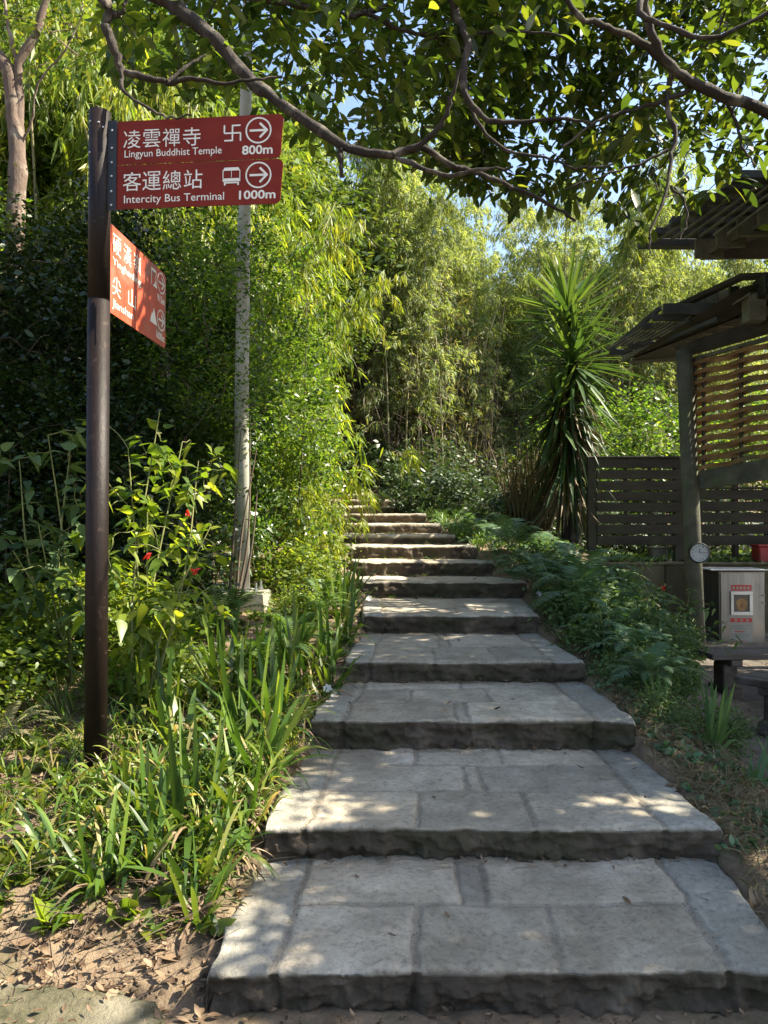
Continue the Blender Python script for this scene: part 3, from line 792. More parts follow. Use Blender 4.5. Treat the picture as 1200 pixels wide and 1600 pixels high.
# gable above: weathered boards, raking board, dark ridge cap and beam end
mb = MB(); a_ = P(1062, 480, 8.1); pts = [P(1068, 478, 8.1), P(1150, 482, 7.8), P(1150, 446, 7.8)]
mb.add(pts + [p_ + np.array([.03, .08, 0]) for p_ in pts], [[0, 1, 2], [5, 4, 3], [0, 2, 5, 3], [1, 4, 5, 2], [0, 3, 4, 1]])
for q_ in (1085, 1102, 1120, 1138):
    yt = 478 - 30 * (q_ - 1068) / 82.0
    mb.beam(P(q_, yt, 7.9), P(q_, 480, 7.9), .012, .012, up=(0, 1, 0))
mb.build('gable_boards', M['fascia'], pav)
mb = MB(); mb.beam(P(1056, 481, 8.0), P(1163, 431, 7.5), .10, .05, bev=.004); mb.beam(P(1160, 433, 7.5), P(1330, 425, 6.8), .12, .05, bev=.004)
mb.build('raking_board', M['timber'], pav)
mb = MB(); mb.box(P(1225, 450, 7.2), (.50, .25, .20), bev=.006); mb.build('ridge_box', M['bracket'], pav)
mb = MB(); mb.box(P(1147, 457, 7.7), (.10, .05, .12), bev=.004); mb.build('ridge_bracket', M['bracket'], pav)
mb = MB(); mb.box(P(1178, 482, 7.3), (.17, .16, .27), bev=.006); mb.beam(P(1150, 472, 7.3), P(1172, 461, 7.3), .16, .012)
mb.build('beam_end', M['fascia'], pav)

# upper pavilion roof at the top right
up2 = empty('upper_pavilion', (5.4, 7.4, .05), 'second pavilion roof higher up, dark eaves against the sky', 'pavilion')
mb = MB()
def S2(name, a, b, h0, h1, wd, mat):
    return slope_beam(name, a, b, h0, h1, wd, mat, up2)
S2('fascia_board', (1094, 398), (1420, 218), 6, 10, .06, M['fascia'])
for k_ in range(7):
    f = k_ / 6.0
    lx, ly = 998 + 150 * f, 381 - 105 * f
    rx = 1104 + 200 * f
    mb.beam(P(lx, ly, DX(rx) + .2), P(rx, ly + 1, DX(rx) + .15), .13, .075, 0, bev=.003)
    mb.box(P(rx + 4, ly + 8, DX(rx)), (.30, .05, .20), m=1)
for k_ in range(7):
    mb.beam(P(1005 + 22 * k_, 378 - 2 * k_, DX(1100 + 20 * k_) + .12), P(1005 + 22 * k_ + 110, 378 - 72 - 4 * k_, DX(1210 + 20 * k_) + .1), .03, .02, 1)
mb.build('louvre_eave', [M['rafter'], M['fascia']], up2)
mb = MB(); a_ = Q(1098, 404); mb.add([a_, Q(1420, 228), Q(1420, 228) + [0, 1.6, 0], P(1420, 398, 8.6), P(1100, 402, 8.4)], [[4, 3, 2, 1, 0]])
mb.build('soffit', M['timber'], up2)
mb = MB(); mb.beam(P(1096, 403, 8.3), P(1420, 399, 8.3), .04, .035); mb.build('eave_edge', M['fascia'], up2)
mb = MB(); c_ = P(1290, 400, 7.6); mb.tube([(c_[0], c_[1], 0), (c_[0], c_[1], c_[2])], [.09, .09], 20); mb.build('column', M['timber_grey'], up2, smooth=True)

# wall clock on the column
cc = P(1093, 864, 7.87)
ck = empty('wall_clock', cc, 'round black-rimmed wall clock hung on the pavilion column', 'clock')
fd = norm(np.array([-.15, -1, .02])); cux = norm(np.cross([0, 0, 1.0], -fd)); cuy = np.cross(fd, cux); 
if cux[0] < 0: cux = -cux
cuy = np.array([0, 0, 1.0])
frc = (cc, cux, cuy, fd); RR = .108
mb = MB(); k = 40; a = np.arange(k) * 2 * np.pi / k
rings = []
for r_, o_ in ((RR * .96, -.035), (RR, -.03), (RR, .0), (RR * .96, .008), (RR * .88, .006), (RR * .87, -.004)):
    rings.append(cc + (r_ * np.cos(a))[:, None] * cux + (r_ * np.sin(a))[:, None] * cuy + fd * o_)
Fl = []
for j_ in range(len(rings) - 1): Fl += [[j_ * k + i_, j_ * k + (i_ + 1) % k, (j_ + 1) * k + (i_ + 1) % k, (j_ + 1) * k + i_] for i_ in range(k)]
mb.add(np.concatenate(rings), Fl); mb.build('rim', M['bracket'], ck, smooth=False)
M['dial'] = surf_mat('clock_dial', (.42, .42, .41), (.5, .5, .49), rough=.5, bump=.02)
mb = MB(); mb.add(cc + (RR * .875 * np.cos(a))[:, None] * cux + (RR * .875 * np.sin(a))[:, None] * cuy - fd * .003, [list(range(k))]); dial = mb.build('dial', M['dial'], ck)
mb = MB()
for h_ in range(12):
    t = math.pi / 2 - (h_ + 1) * math.pi / 6; s_ = str(h_ + 1); w_ = .011 * len(s_) * .62; q_ = RR * .69
    put_text(mb, s_, q_ * math.cos(t) - w_ / 2 - .002, q_ * math.cos(t) + w_ / 2 + .002, q_ * math.sin(t) - .009, q_ * math.sin(t) + .009, frc, -.001)
mb.build('numerals', M['bracket'], dial)
mb = MB(); line(mb, (0, 0), (.065, .004), .005, frc, .001); line(mb, (0, 0), (.002, .045), .007, frc, .002); mb.build('hands', M['bracket'], dial)

# low concrete wall, slatted fence behind
WT = P(1000, 883, 9.5)[2]
wallx0 = P(930, 883, 9.5)[0]
mb = MB()
for a_, b_ in ((wallx0, 3.62), (3.628, 4.98), (4.988, 7.4)):
    mb.box(((a_ + b_) / 2, 9.65, WT / 2 - .2), (b_ - a_, .22, WT + .4), bev=.012)
mb.box(((wallx0 + 7.4) / 2, 9.66, WT + .012), (7.4 - wallx0, .27, .03), bev=.006)
M['wall_dark'] = surf_mat('dark_stained_concrete', (.055, .048, .026), (.125, .11, .065), scale=4, bump=.5, bscale=45, rough=.9, c3=(.035, .035, .015), s3=1.8, stretch=(1, 1, .4))
wl = mb.build('retaining_wall', M['wall_dark']); tag(wl, 'low stained concrete retaining wall behind the cabinet', 'wall')

fe = empty('slatted_fence', (3.4, 10.1, 1.0), 'dark horizontal board fence standing above the concrete wall', 'fence')
fz0 = P(1000, 853, 10.1)[2]; fz1 = P(1000, 716, 10.1)[2]
for p_, w_ in ((925, .12), (1062, .14), (1150, .06), (1240, .12), (1400, .12)):
    c_ = P(p_, 800, 10.05); mb = MB(); mb.box((c_[0], 10.08, (fz1 + .6) / 2 + .02), (w_, .10, fz1 - .6), bev=.006); mb.build('post', M['timber'], fe)
for (pa, pb, top_) in ((928, 1056, 716), (1070, 1236, 764), (1246, 1396, 764)):
    mb = MB(); xa, xb = P(pa, 0, 10.05)[0], P(pb, 0, 10.05)[0]; zt_ = P(1000, top_, 10.05)[2]
    nb = int(round((zt_ - fz0) / .158)); pit = (zt_ - fz0) / nb
    for k_ in range(nb):
        z_ = fz0 + pit * (k_ + .5) + rng.uniform(-.006, .006)
        mb.box(((xa + xb) / 2, 10.03 + rng.uniform(-.004, .004), z_), (xb - xa, .025, pit * .84), bev=.004)
    mb.box(((xa + xb) / 2, 10.04, zt_ + .01), (xb - xa, .07, .03), bev=.004)
    for q_ in np.linspace(xa + .4, xb - .4, 2): mb.box((q_, 10.065, (fz0 + zt_) / 2), (.05, .035, zt_ - fz0), bev=.003)
    mb.build('slat_panel', M['timber'], fe)
M['red_plastic'] = surf_mat('faded_red_plastic', (.22, .02, .015), (.34, .03, .025), rough=.5, bump=.1)
mb = MB(); c_ = P(1197, 867, 9.9); mb.box(c_, (.30, .22, .24), bev=.02); mb.box(c_ + [0, 0, .125], (.33, .25, .03), bev=.01)
o_ = mb.build('red_bin', M['red_plastic']); tag(o_, 'red plastic box standing behind the concrete wall under the fence', 'box')
mb = MB(); c_ = P(1027, 868, 10.3); mb.box(c_, (.22, .2, .22), bev=.02); mb.box(c_ + [0, 0, .11], (.26, .22, .02), bev=.006)
o_ = mb.build('timber_crate', M['fascia']); tag(o_, 'pale sunlit box glimpsed under the fence, beside the dry fern', 'box')

# stainless cabinet
M['steel'] = surf_mat('brushed_steel', (.17, .172, .175), (.31, .31, .315), scale=3, rough=.30, metallic=.85, bump=.08, bscale=60, stretch=(8, 8, .3), c3=(.30, .27, .235), s3=2.0, t3=(.45, .7))
M['glass'] = surf_mat('dark_glazing', (.03, .035, .04), (.06, .065, .07), rough=.1, bump=0, spec=.8)
M['photo_brown'] = surf_mat('printed_photo', (.16, .07, .02), (.42, .26, .10), scale=14, rough=.4, bump=0, c3=(.12, .03, .02), s3=9)
M['print_red'] = surf_mat('red_print', (.42, .03, .03), (.5, .05, .04), rough=.4, bump=0)
M['print_white'] = surf_mat('pale_print', (.27, .25, .215), (.33, .31, .27), rough=.4, bump=0)
M['print_grey'] = surf_mat('grey_print', (.16, .15, .14), (.26, .25, .23), scale=12, rough=.5, bump=0)
DC = 8.9
ca = P(1124, 893, DC); cbb = P(1196, 893, DC); CW = cbb[0] - ca[0]; CH = ca[2] + .0 - .06
cab = empty('steel_cabinet', (ca[0] + CW / 2, DC + .22, .06), 'tall stainless steel cabinet with a framed picture and notices on its door', 'cabinet')
mb = MB(); mb.box((ca[0] + CW / 2, DC + .225, .06 + CH / 2), (CW, .42, CH), bev=.006); mb.build('body', M['steel'], cab)
mb = MB(); mb.box((ca[0] + CW / 2 - .05, DC + .19, ca[2] + .022), (CW + .16, .50, .012), bev=.002); mb.build('top_plate', M['sign_back'], cab)
dw = CW - .03
mb = MB(); mb.box((ca[0] + CW / 2, DC + .006, .06 + CH / 2), (dw, .016, CH - .03), bev=.003); dr = mb.build('door', M['steel'], cab)
mb = MB(); hx = P(1192, 930, DC)[0]; hz = P(1192, 936, DC)[2]
mb.beam((hx, DC - .035, hz - .05), (hx, DC - .035, hz + .05), .014, .014); mb.beam((hx, DC, hz + .045), (hx, DC - .035, hz + .045), .012, .012); mb.beam((hx, DC, hz - .045), (hx, DC - .035, hz - .045), .012, .012)
mb.build('handle', M['bolt'], dr)
frd = (np.array([0, DC - .002, 0.0]), np.array([1.0, 0, 0]), np.array([0, 0, 1.0]), np.array([0, -1.0, 0]))
def XZ(px, py): q = P(px, py, DC); return q[0], q[2]
def rect(mb_, x0, y0, x1, y1, m, off):
    a_, b_ = XZ(x0, y1), XZ(x1, y0); poly(mb_, [(a_[0], a_[1]), (b_[0], a_[1]), (b_[0], b_[1]), (a_[0], b_[1])], frd, off, m)
mb = MB(); rect(mb, 1141, 963, 1176, 1021, 0, .001); rect(mb, 1142, 1011, 1178, 1021, 3, .002); rect(mb, 1141, 966, 1175, 972, 1, .003)
for i_ in range(3):                                                 # three pale marks on the red band
    x_ = 1149.5 + 9 * i_; rect(mb, x_ - 1.6, 967.4, x_ + 1.6, 970.8, 2, .004)
def marks(y, x0, x1, m, hgt=1.6, stp=2.6):
    x_ = x0
    while x_ < x1:
        w_ = rng.uniform(1.2, 1.9); rect(mb, x_, y - hgt / 2, x_ + w_, y + hgt / 2, m, .0035); x_ += stp
marks(977.6, 1142, 1170, 3); marks(981.6, 1142, 1166, 3); marks(986.6, 1148, 1161, 1, 2); marks(991.2, 1142, 1172, 3); marks(995.3, 1143, 1167, 3); marks(1001.6, 1145, 1168, 1, 1.2, 3.6)
for i_, m_ in enumerate((3, 1, 3)):
    q_ = XZ(1149.5 + 9.3 * i_, 1008); ring(mb, q_[0], q_[1], .013, .005, frd, .004, 16, m_)
mb.build('notice', [M['print_white'], M['print_red'], M['print_white'], M['print_grey']], dr)
mb = MB(); rect(mb, 1142, 914, 1174, 923, 0, .001)
for i_ in range(5): rect(mb, 1144 + 5.8 * i_, 916.5, 1147.8 + 5.8 * i_, 921, 1, .002)
mb.build('red_label', [M['print_red'], M['print_white']], dr)
mb = MB()
x0, z0 = XZ(1141, 961); x1, z1 = XZ(1175, 924)
for a_, b_, c_, d_ in ((x0, x1, z0, z0 + .04), (x0, x1, z1 - .04, z1), (x0, x0 + .035, z0 + .04, z1 - .04), (x1 - .04, x1, z0 + .04, z1 - .04)):
    mb.box(((a_ + b_) / 2, DC - .012, (c_ + d_) / 2), (b_ - a_, .022, d_ - c_), bev=.003)
pf = mb.build('picture_frame', M['sign_back'], dr)
mb = MB(); mb.box(((x0 + x1) / 2, DC - .004, (z0 + z1) / 2), (x1 - x0 - .07, .006, z1 - z0 - .07)); pane = mb.build('window', M['glass'], pf)
a_ = np.arange(18) * 2 * np.pi / 18
mb = MB(); mx_, mz_ = (x0 + x1) / 2 + .005, (z0 + z1) / 2 - .015
mb.add(np.stack([mx_ + .065 * np.cos(a_) * (1 + .15 * np.sin(3 * a_)), np.full(18, DC - .0085), mz_ + .085 * np.sin(a_) * (1 + .1 * np.cos(2 * a_))], 1), [list(range(18))])
mb.build('picture', M['photo_brown'], pf)

# timber benches
M['bench'] = surf_mat('brown_bench_timber', (.045, .030, .022), (.11, .08, .06), scale=4, bump=.4, bscale=35, rough=.6, stretch=(.3, 3, 3), c3=(.12, .11, .10), s3=3)
def bench(name, a, b, wd, hgt, label, n=4, th=.05):
    """a,b = centre line ends of the seat (xy)"""
    a = np.array([*a, 0.0]); b = np.array([*b, 0.0]); d = norm(b - a); s_ = np.array([-d[1], d[0], 0]); L_ = np.linalg.norm(b - a)
    gz = gnd(*((a + b) / 2)[:2]); e = empty(name, (*((a + b) / 2)[:2], gz), label, 'bench')
    ax = np.array([d, s_, [0, 0, 1.0]]); c = (a + b) / 2; z = np.array([0, 0, 1.0])
    for k_ in range(n):
        mb = MB(); pw = wd / n; mb.box(c + s_ * (pw * (k_ + .5) - wd / 2) + z * (gz + hgt - th / 2 + rng.uniform(-.002, .002)), (L_, pw - .008, th), ax, bev=.006); mb.build('plank', M['bench'], e)
    for sg in (-1, 1):
        q = c + d * sg * (L_ / 2 - .22)
        mb = MB(); h_ = hgt - th - .05
        mb.box(q + z * (gz + h_ / 2), (.13, wd * .42, h_), ax, bev=.01); mb.box(q + z * (gz + .05), (.16, wd * .72, .10), ax, bev=.01)
        mb.box(q + z * (gz + hgt - th - .028), (.10, wd * .94, .055), ax, bev=.006); mb.build('leg', M['bench'], e)
    return e
bench('plank_bench', (2.74, 6.42), (4.2, 6.50), .42, .40, 'dark plank bench set crossways before the steel cabinet')
bench('plank_bench', (2.70, 5.52), (3.55, 4.45), .42, .40, 'nearest dark timber bench, cut by the right edge of the picture')

# ================================================================== vegetation
def bez(pts, n=14):
    """smooth curve through points (Catmull-Rom)"""
    p = np.asarray(pts, float); p = np.concatenate([[2 * p[0] - p[1]], p, [2 * p[-1] - p[-2]]]); out = []
    m = len(p) - 3; per = max(2, n // m)
    for i in range(m):
        a, b, c, d = p[i:i + 4]
        for t in np.linspace(0, 1, per, endpoint=False):
            out.append(.5 * ((2 * b) + (-a + c) * t + (2 * a - 5 * b + 4 * c - d) * t * t + (-a + 3 * b - 3 * c + d) * t ** 3))
    out.append(p[-2]); return np.array(out)

def colonize(tb, nodes, targets, r0=.010, r1=.0025, wig=.06, k=4, ttwig=None):
    """grow a twig from the nearest existing node to each target; nodes is a list of points that grows"""
    nodes = np.asarray(nodes, float); targets = np.asarray(targets, float)
    d0 = np.array([np.min(np.linalg.norm(nodes - t, axis=1)) for t in targets])
    dirs = []; res = []
    for idx in np.argsort(d0):
        t = targets[idx]; dd = np.linalg.norm(nodes - t, axis=1); j = int(np.argmin(dd)); a = nodes[j]; L_ = dd[j]
        m1 = a + (t - a) * .35 + rng.normal(0, wig, 3) * L_ + [0, 0, .06 * L_]; m2 = a + (t - a) * .7 + rng.normal(0, wig, 3) * L_ + [0, 0, .05 * L_]
        c = bez([a, m1, m2, t], 7)
        ra = min(r0, r1 + L_ * .012)
        tb.add(c, np.linspace(ra, r1, len(c)), k)
        nodes = np.concatenate([nodes, c[2:]]); res.append(t); dirs.append(norm(t - m2))
    return np.array(res), np.array(dirs)

def rosettes(lb, pts, dirs, nl, L, W, prof, spread=.75, droop=(.0, .35), fold=0.0, jit=.03, curl=0.0):
    n = len(pts); p = np.repeat(pts, nl, 0) + rng.normal(0, jit, (n * nl, 3)); d = np.repeat(dirs, nl, 0)
    dd = norm(d * (1 - spread) + rdir(n * nl, -.6, .6) * spread + [0, 0, -.10])
    nn = norm(np.array([0, 0, 1.0]) + rng.normal(0, .38, (n * nl, 3)))
    s_ = rng.uniform(.6, 1.15, n * nl)
    lb.add(p, dd, nn, L * s_, W * s_ * rng.uniform(.8, 1.15, n * nl), prof, rng.uniform(*droop, n * nl), fold, curl=curl)

# ------------------------------------------------------------------ shrub prototypes
def shrub(name, rx, ry, rz, nc, nl, L, W, prof, leafm, label, cat='shrub', z0=.1, stems=8, group=None, spread=.85, sig=.12, jagged=.28, stemm='twig', fold=0.0, mound=False, rs=.016, void=0.0):
    e = empty(name, (0, 0, 0), label, cat, group)
    v = rdir(nc, -.75 if not mound else -.05, 1.0); r = rng.uniform(.30, 1.0, nc) ** .45
    lump = 1 + jagged * 2 * (fbm(v * 1.7 + rng.uniform(0, 50), 3, 2) - .5)
    c = v * (r * lump)[:, None] * [rx, ry, rz] + [0, 0, rz + z0 if not mound else z0]
    c = c[(c[:, 2] > .04) & (fbm(c * 2.3 + nc, 2, 6) > void)]
    tb = TB(); nodes = []
    for i in range(stems):
        a = rng.uniform(0, 6.28); b = np.array([math.cos(a) * rx * .25, math.sin(a) * ry * .25, -.1])
        t = np.array([math.cos(a) * rx * .6, math.sin(a) * ry * .6, rz * rng.uniform(.8, 1.7) if not mound else rz * .7]); cc_ = bez([b, b * .5 + t * .5 + rng.normal(0, .06, 3), t], 12)
        tb.add(cc_, np.linspace(rs, .004, len(cc_)), 5); nodes += list(cc_)
    sub = c[:: max(1, len(c) // 90)]
    colonize(tb, nodes, sub, .006, .002)
    tb.build('stems', M[stemm], e, world=False)
    lb = LB(); dirs = norm(c - [0, 0, rz * .6]); n = len(c)
    p = np.repeat(c, nl, 0) + rng.normal(0, sig, (n * nl, 3)) * [1, 1, .75]
    p[:, 2] = np.maximum(p[:, 2], .02)
    dd = norm(np.repeat(dirs, nl, 0) * (1 - spread) + rdir(n * nl, -.7, .6) * spread)
    nn = norm(np.repeat(dirs, nl, 0) * .5 + np.array([.15, 0, .75]) + rng.normal(0, .5, (n * nl, 3)))
    s_ = rng.uniform(.45, 1.4, n * nl); cl = np.repeat(rng.random(n), nl)
    lb.add(p, dd, nn, L * s_, W * s_, prof, rng.uniform(0, .25, n * nl), fold, rnd=np.clip(.45 * cl + .55 * rng.random(n * nl), 0, 1))
    lb.build('foliage', M[leafm], e, world=False)
    return e

def place(o, x, y, rz=0, s=1.0, dz=0.0, first=None, label=None, group=None):
    z = gnd(x, y) + dz
    if first is None:
        return copy_tree(o, (x, y, z), rz, s, label, group)
    o.location = (x, y, z); o.rotation_euler = (0, 0, rz); o.scale = (s,) * 3 if np.isscalar(s) else s
    if label: o['label'] = label
    if group: o['group'] = group
    return o

hA = shrub('hedge_shrub', .9, .9, 1.85, 760, 46, .048, .025, LANCE, 'hedge_leaf', 'x', sig=.085, jagged=.4, void=.44, group='small-leaved shrubs of the tall hedge')
hB = shrub('hedge_shrub', 1.05, .95, 1.6, 700, 36, .068, .032, LANCE, 'hedge_leaf', 'x', sig=.09, jagged=.4, void=.44, group='small-leaved shrubs of the tall hedge')
hD = shrub('shade_toned_shrub', 1.0, .9, 1.75, 620, 40, .056, .028, LANCE, 'shade_leaf', 'x', sig=.12, jagged=.45, void=.45, group='dark glossy shrubs behind the signpost')
hE = shrub('shade_toned_shrub', .9, .9, 1.5, 560, 34, .070, .034, ELLIPSE, 'shade_leaf', 'x', sig=.13, jagged=.45, void=.47, group='dark glossy shrubs behind the signpost')
G_ = 'small-leaved shrubs of the tall hedge'
HEDGE = [(hA, -1.30, 8.0, .3, (.92, .92, 1.12), 'small-leaved hedge shrub beside the stairs, right behind the pale pole'),
         (hB, -1.72, 7.35, 1.2, (.8, .7, 1.18), 'small-leaved shrub growing around the pale utility pole'),
         (hA, -1.60, 9.6, 2.2, (.95, .95, 1.1), 'second hedge shrub up the stairs, sunlit on its path side'),
         (hB, -2.05, 11.3, 4.0, (1.0, 1.0, 1.05), 'third hedge shrub up the stairs, beyond the pale pole'),
         (hA, -2.6, 13.2, 5.0, (1.1, 1.1, .9), 'farthest hedge shrub, at the bend of the stairs'),
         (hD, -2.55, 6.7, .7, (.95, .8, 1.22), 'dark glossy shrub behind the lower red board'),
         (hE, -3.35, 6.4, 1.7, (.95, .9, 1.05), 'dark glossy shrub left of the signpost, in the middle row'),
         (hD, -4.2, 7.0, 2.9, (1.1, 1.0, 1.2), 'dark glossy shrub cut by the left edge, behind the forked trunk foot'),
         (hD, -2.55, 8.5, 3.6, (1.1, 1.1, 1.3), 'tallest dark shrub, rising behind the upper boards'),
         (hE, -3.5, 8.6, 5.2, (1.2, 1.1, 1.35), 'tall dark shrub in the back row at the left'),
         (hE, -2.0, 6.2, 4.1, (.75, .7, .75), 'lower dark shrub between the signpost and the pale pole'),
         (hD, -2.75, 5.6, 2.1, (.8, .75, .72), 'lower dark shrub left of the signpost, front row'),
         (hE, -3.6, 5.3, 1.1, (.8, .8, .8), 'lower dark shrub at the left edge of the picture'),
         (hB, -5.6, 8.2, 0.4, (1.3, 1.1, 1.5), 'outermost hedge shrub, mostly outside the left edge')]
seen = set()
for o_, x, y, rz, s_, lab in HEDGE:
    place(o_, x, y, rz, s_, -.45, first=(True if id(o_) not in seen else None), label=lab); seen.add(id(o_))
hC = shrub('hedge_shrub', .55, .5, 1.2, 170, 32, .044, .023, DIAMOND, 'hedge_leaf', 'slender small-leaved shrub growing in front of the pale utility pole', z0=1.15, sig=.12, group=G_)
place(hC, -1.42, 6.35, 0, 1.0, 0, first=True)

# big-leaf undergrowth bushes (shade) and far bushes
bA = shrub('undergrowth_bush', .8, .7, .75, 150, 20, .105, .048, LANCE, 'bush_cool', 'x', sig=.15, mound=True, void=.42, group='bushes under the bamboo grove')
bB = shrub('undergrowth_bush', .9, .8, .95, 170, 24, .080, .034, LANCE, 'bush_cool', 'x', sig=.16, mound=True, void=.42, group='bushes under the bamboo grove')
GB = 'bushes under the bamboo grove'
hbA = shrub('undergrowth_bush', .8, .7, .75, 150, 22, .10, .044, LANCE, 'hollow_shade_leaf', 'x', sig=.15, mound=True, void=.42, group=GB)
hbB = shrub('undergrowth_bush', .9, .8, .95, 170, 24, .080, .034, LANCE, 'hollow_shade_leaf', 'x', sig=.16, mound=True, void=.42, group=GB)
BUSH = [(hbA, 1.0, 13.6, 0, 1.0, 'dark leafy bush right of the topmost steps'), (hbB, 2.0, 13.0, 1, 1.0, 'dark leafy bush left of the yucca skirt'),
        (hbA, -.1, 17.6, 2, 1.3, 'bush closing the view above the top step'), (hbB, 1.1, 16.2, 3, 1.2, 'bush in the dark gap beyond the stairs, right of centre'),
        (hbA, 2.4, 16.0, 4, 1.2, 'bush under the bamboo, directly left behind the yucca'), (hbB, -1.6, 18.6, 5, 1.3, 'bush behind the last steps at the hedge end'),
        (hbA, 1.9, 11.4, 5.5, .8, 'low bush between the stairs and the yucca foot'), (hbB, 3.6, 12.4, 5.5, 1.0, 'bush behind the slatted fence, left end'),
        (hbB, 5.0, 12.8, 2.5, 1.5, 'bush behind the slatted fence, right end'), (hbA, 3.2, 17.5, 1.5, 1.4, 'far bush behind the yucca crown'),
        (hbB, .2, 20.0, .5, 1.6, 'farthest dark bush between the bamboo stems')]
seen = set()
for o_, x, y, rz, s_, lab in BUSH:
    place(o_, x, y, rz, s_, -.05, first=(True if id(o_) not in seen else None), label=lab); seen.add(id(o_))

BK = [(bA, 1.85, 6.1, 0, .58, 'leafy bush on the right bank beside the fourth step'), (bB, 1.95, 5.55, 1, .5, 'leafy bush on the right bank left of the plank bench'),
      (bA, 2.1, 7.1, 2, .62, 'leafy bush on the right bank beside the fifth step'), (bB, 2.5, 6.9, 3, .58, 'leafy bush in front of the pavilion column'),
      (bA, 1.75, 5.0, 4, .42, 'leafy bush at the lower end of the right bank'), (bB, 2.9, 8.1, 5, .7, 'leafy bush in front of the concrete wall'),
      (bA, 1.85, 8.3, 0, .55, 'leafy bush between the seventh step and the fence'), (bB, 2.35, 9.3, .5, .7, 'leafy bush at the foot of the yucca'), (bA, 2.35, 6.2, 1.5, .45, 'leafy bush touching the end of the plank bench')]
BK += [(bB, 1.60, 4.35, 5.1, .26, 'tiny leafy bush hugging the third step corner'), (bA, 1.95, 5.15, .9, .36, 'leafy bush between the strap-leaved clumps of the right bank'), (bA, 1.62, 5.55, 2.2, .42, 'low leafy bush spilling over the fourth step corner'), (bB, 1.66, 4.9, 3.1, .34, 'lowest leafy bush beside the third step'), (bA, 1.72, 6.7, 1.1, .5, 'leafy bush overhanging the fifth step'), (bB, 2.05, 4.6, .4, .32, 'small leafy bush at the yard edge of the right bank')]
seen = set()
for o_, x, y, rz, s_, lab in BK:
    place(o_, x, y, rz, s_ * (.72 if x > 2.2 else .85), -.05, first=(True if id(o_) not in seen else None), label=lab, group='leafy bushes on the right bank'); seen.add(id(o_))
lA = shrub('low_shrub', .55, .5, .5, 130, 24, .055, .028, LANCE, 'pale_leaf', 'x', sig=.12, mound=True, group='low sunlit shrubs on the left verge')
for i_, (x, y, rz, s_, lab) in enumerate([(-1.85, 5.3, 0, .9, 'low sunlit shrub left of the concrete pole base'), (-2.2, 4.9, 1, 1.0, 'low sunlit shrub behind the signpost, to its left'), (-2.3, 4.1, 2, .8, 'low sunlit shrub behind the feathery plant at the left'),
                                     (-2.9, 4.6, 3, 1.1, 'low sunlit shrub cut by the left edge'), (-.85, 7.4, 4, .8, 'low sunlit shrub at the hedge foot beside the sixth step'), (-.72, 6.35, 5, .45, 'low sunlit shrub right of the pole base'),
                                     (-.8, 8.6, 2.5, .7, 'low sunlit shrub at the hedge foot beside the eighth step'), (-1.35, 4.5, 3.3, .6, 'low sunlit shrub under the red-flowered shrub'), (-.95, 10.2, 1.3, .8, 'low sunlit shrub at the hedge foot, farthest up')]):
    place(lA, x, y, rz, s_, -.05, first=(True if i_ == 0 else None), label=lab)
tA = shrub('background_tree', 1.9, 1.7, 2.7, 520, 34, .12, .055, LANCE, 'dark_leaf', 'x', z0=1.6, sig=.26, stems=6, rs=.07, stemm='bark', jagged=.4, group='trees behind the hedge')
for i_, (x, y, rz, s_, lab) in enumerate([(-3.6, 11.8, 0, 1.15, 'dark tree behind the upper red boards'), (-6.4, 11.2, 1, 1.2, 'dark tree at the upper left edge'), (-5.0, 14.5, 2, 1.4, 'tree in the second row behind the hedge'), (-2.6, 16.0, 4, 1.25, 'tree beyond the hedge, left of the far grove'),
                                     (-9.5, 14.5, 3, 1.5, 'outermost tree at the far left'), (8.2, 10.0, 5, .85, 'extra unseen tree outside the right edge, shading the yucca')]):  # the tree at far right is added out of view to shade the yucca
    place(tA, x, y, rz, s_, -.1, first=(True if i_ == 0 else None), label=lab)

# sunlit broadleaf bushes behind the fence (bright green, right)
fA = shrub('leafy_bush', 1.2, 1.0, 1.7, 260, 30, .085, .042, LANCE, 'hedge_leaf', 'x', sig=.17, z0=.0, group='sunlit bushes behind the fence')
for i_, (x, y, rz, s_, lab) in enumerate([(5.0, 13.6, 0, 1.0, 'sunlit bush seen between the yucca and the pavilion column'), (6.9, 14.2, 2, 1.05, 'sunlit bush seen through the woven screen'),
                                (9.0, 15.0, 4, 1.1, 'sunlit bush behind the right end of the woven screen'), (3.9, 15.6, 1, .95, 'sunlit bush behind the yucca, its left half hidden')]):
    place(fA, x, y, rz, s_, -.2, first=(True if i_ == 0 else None), label=lab)

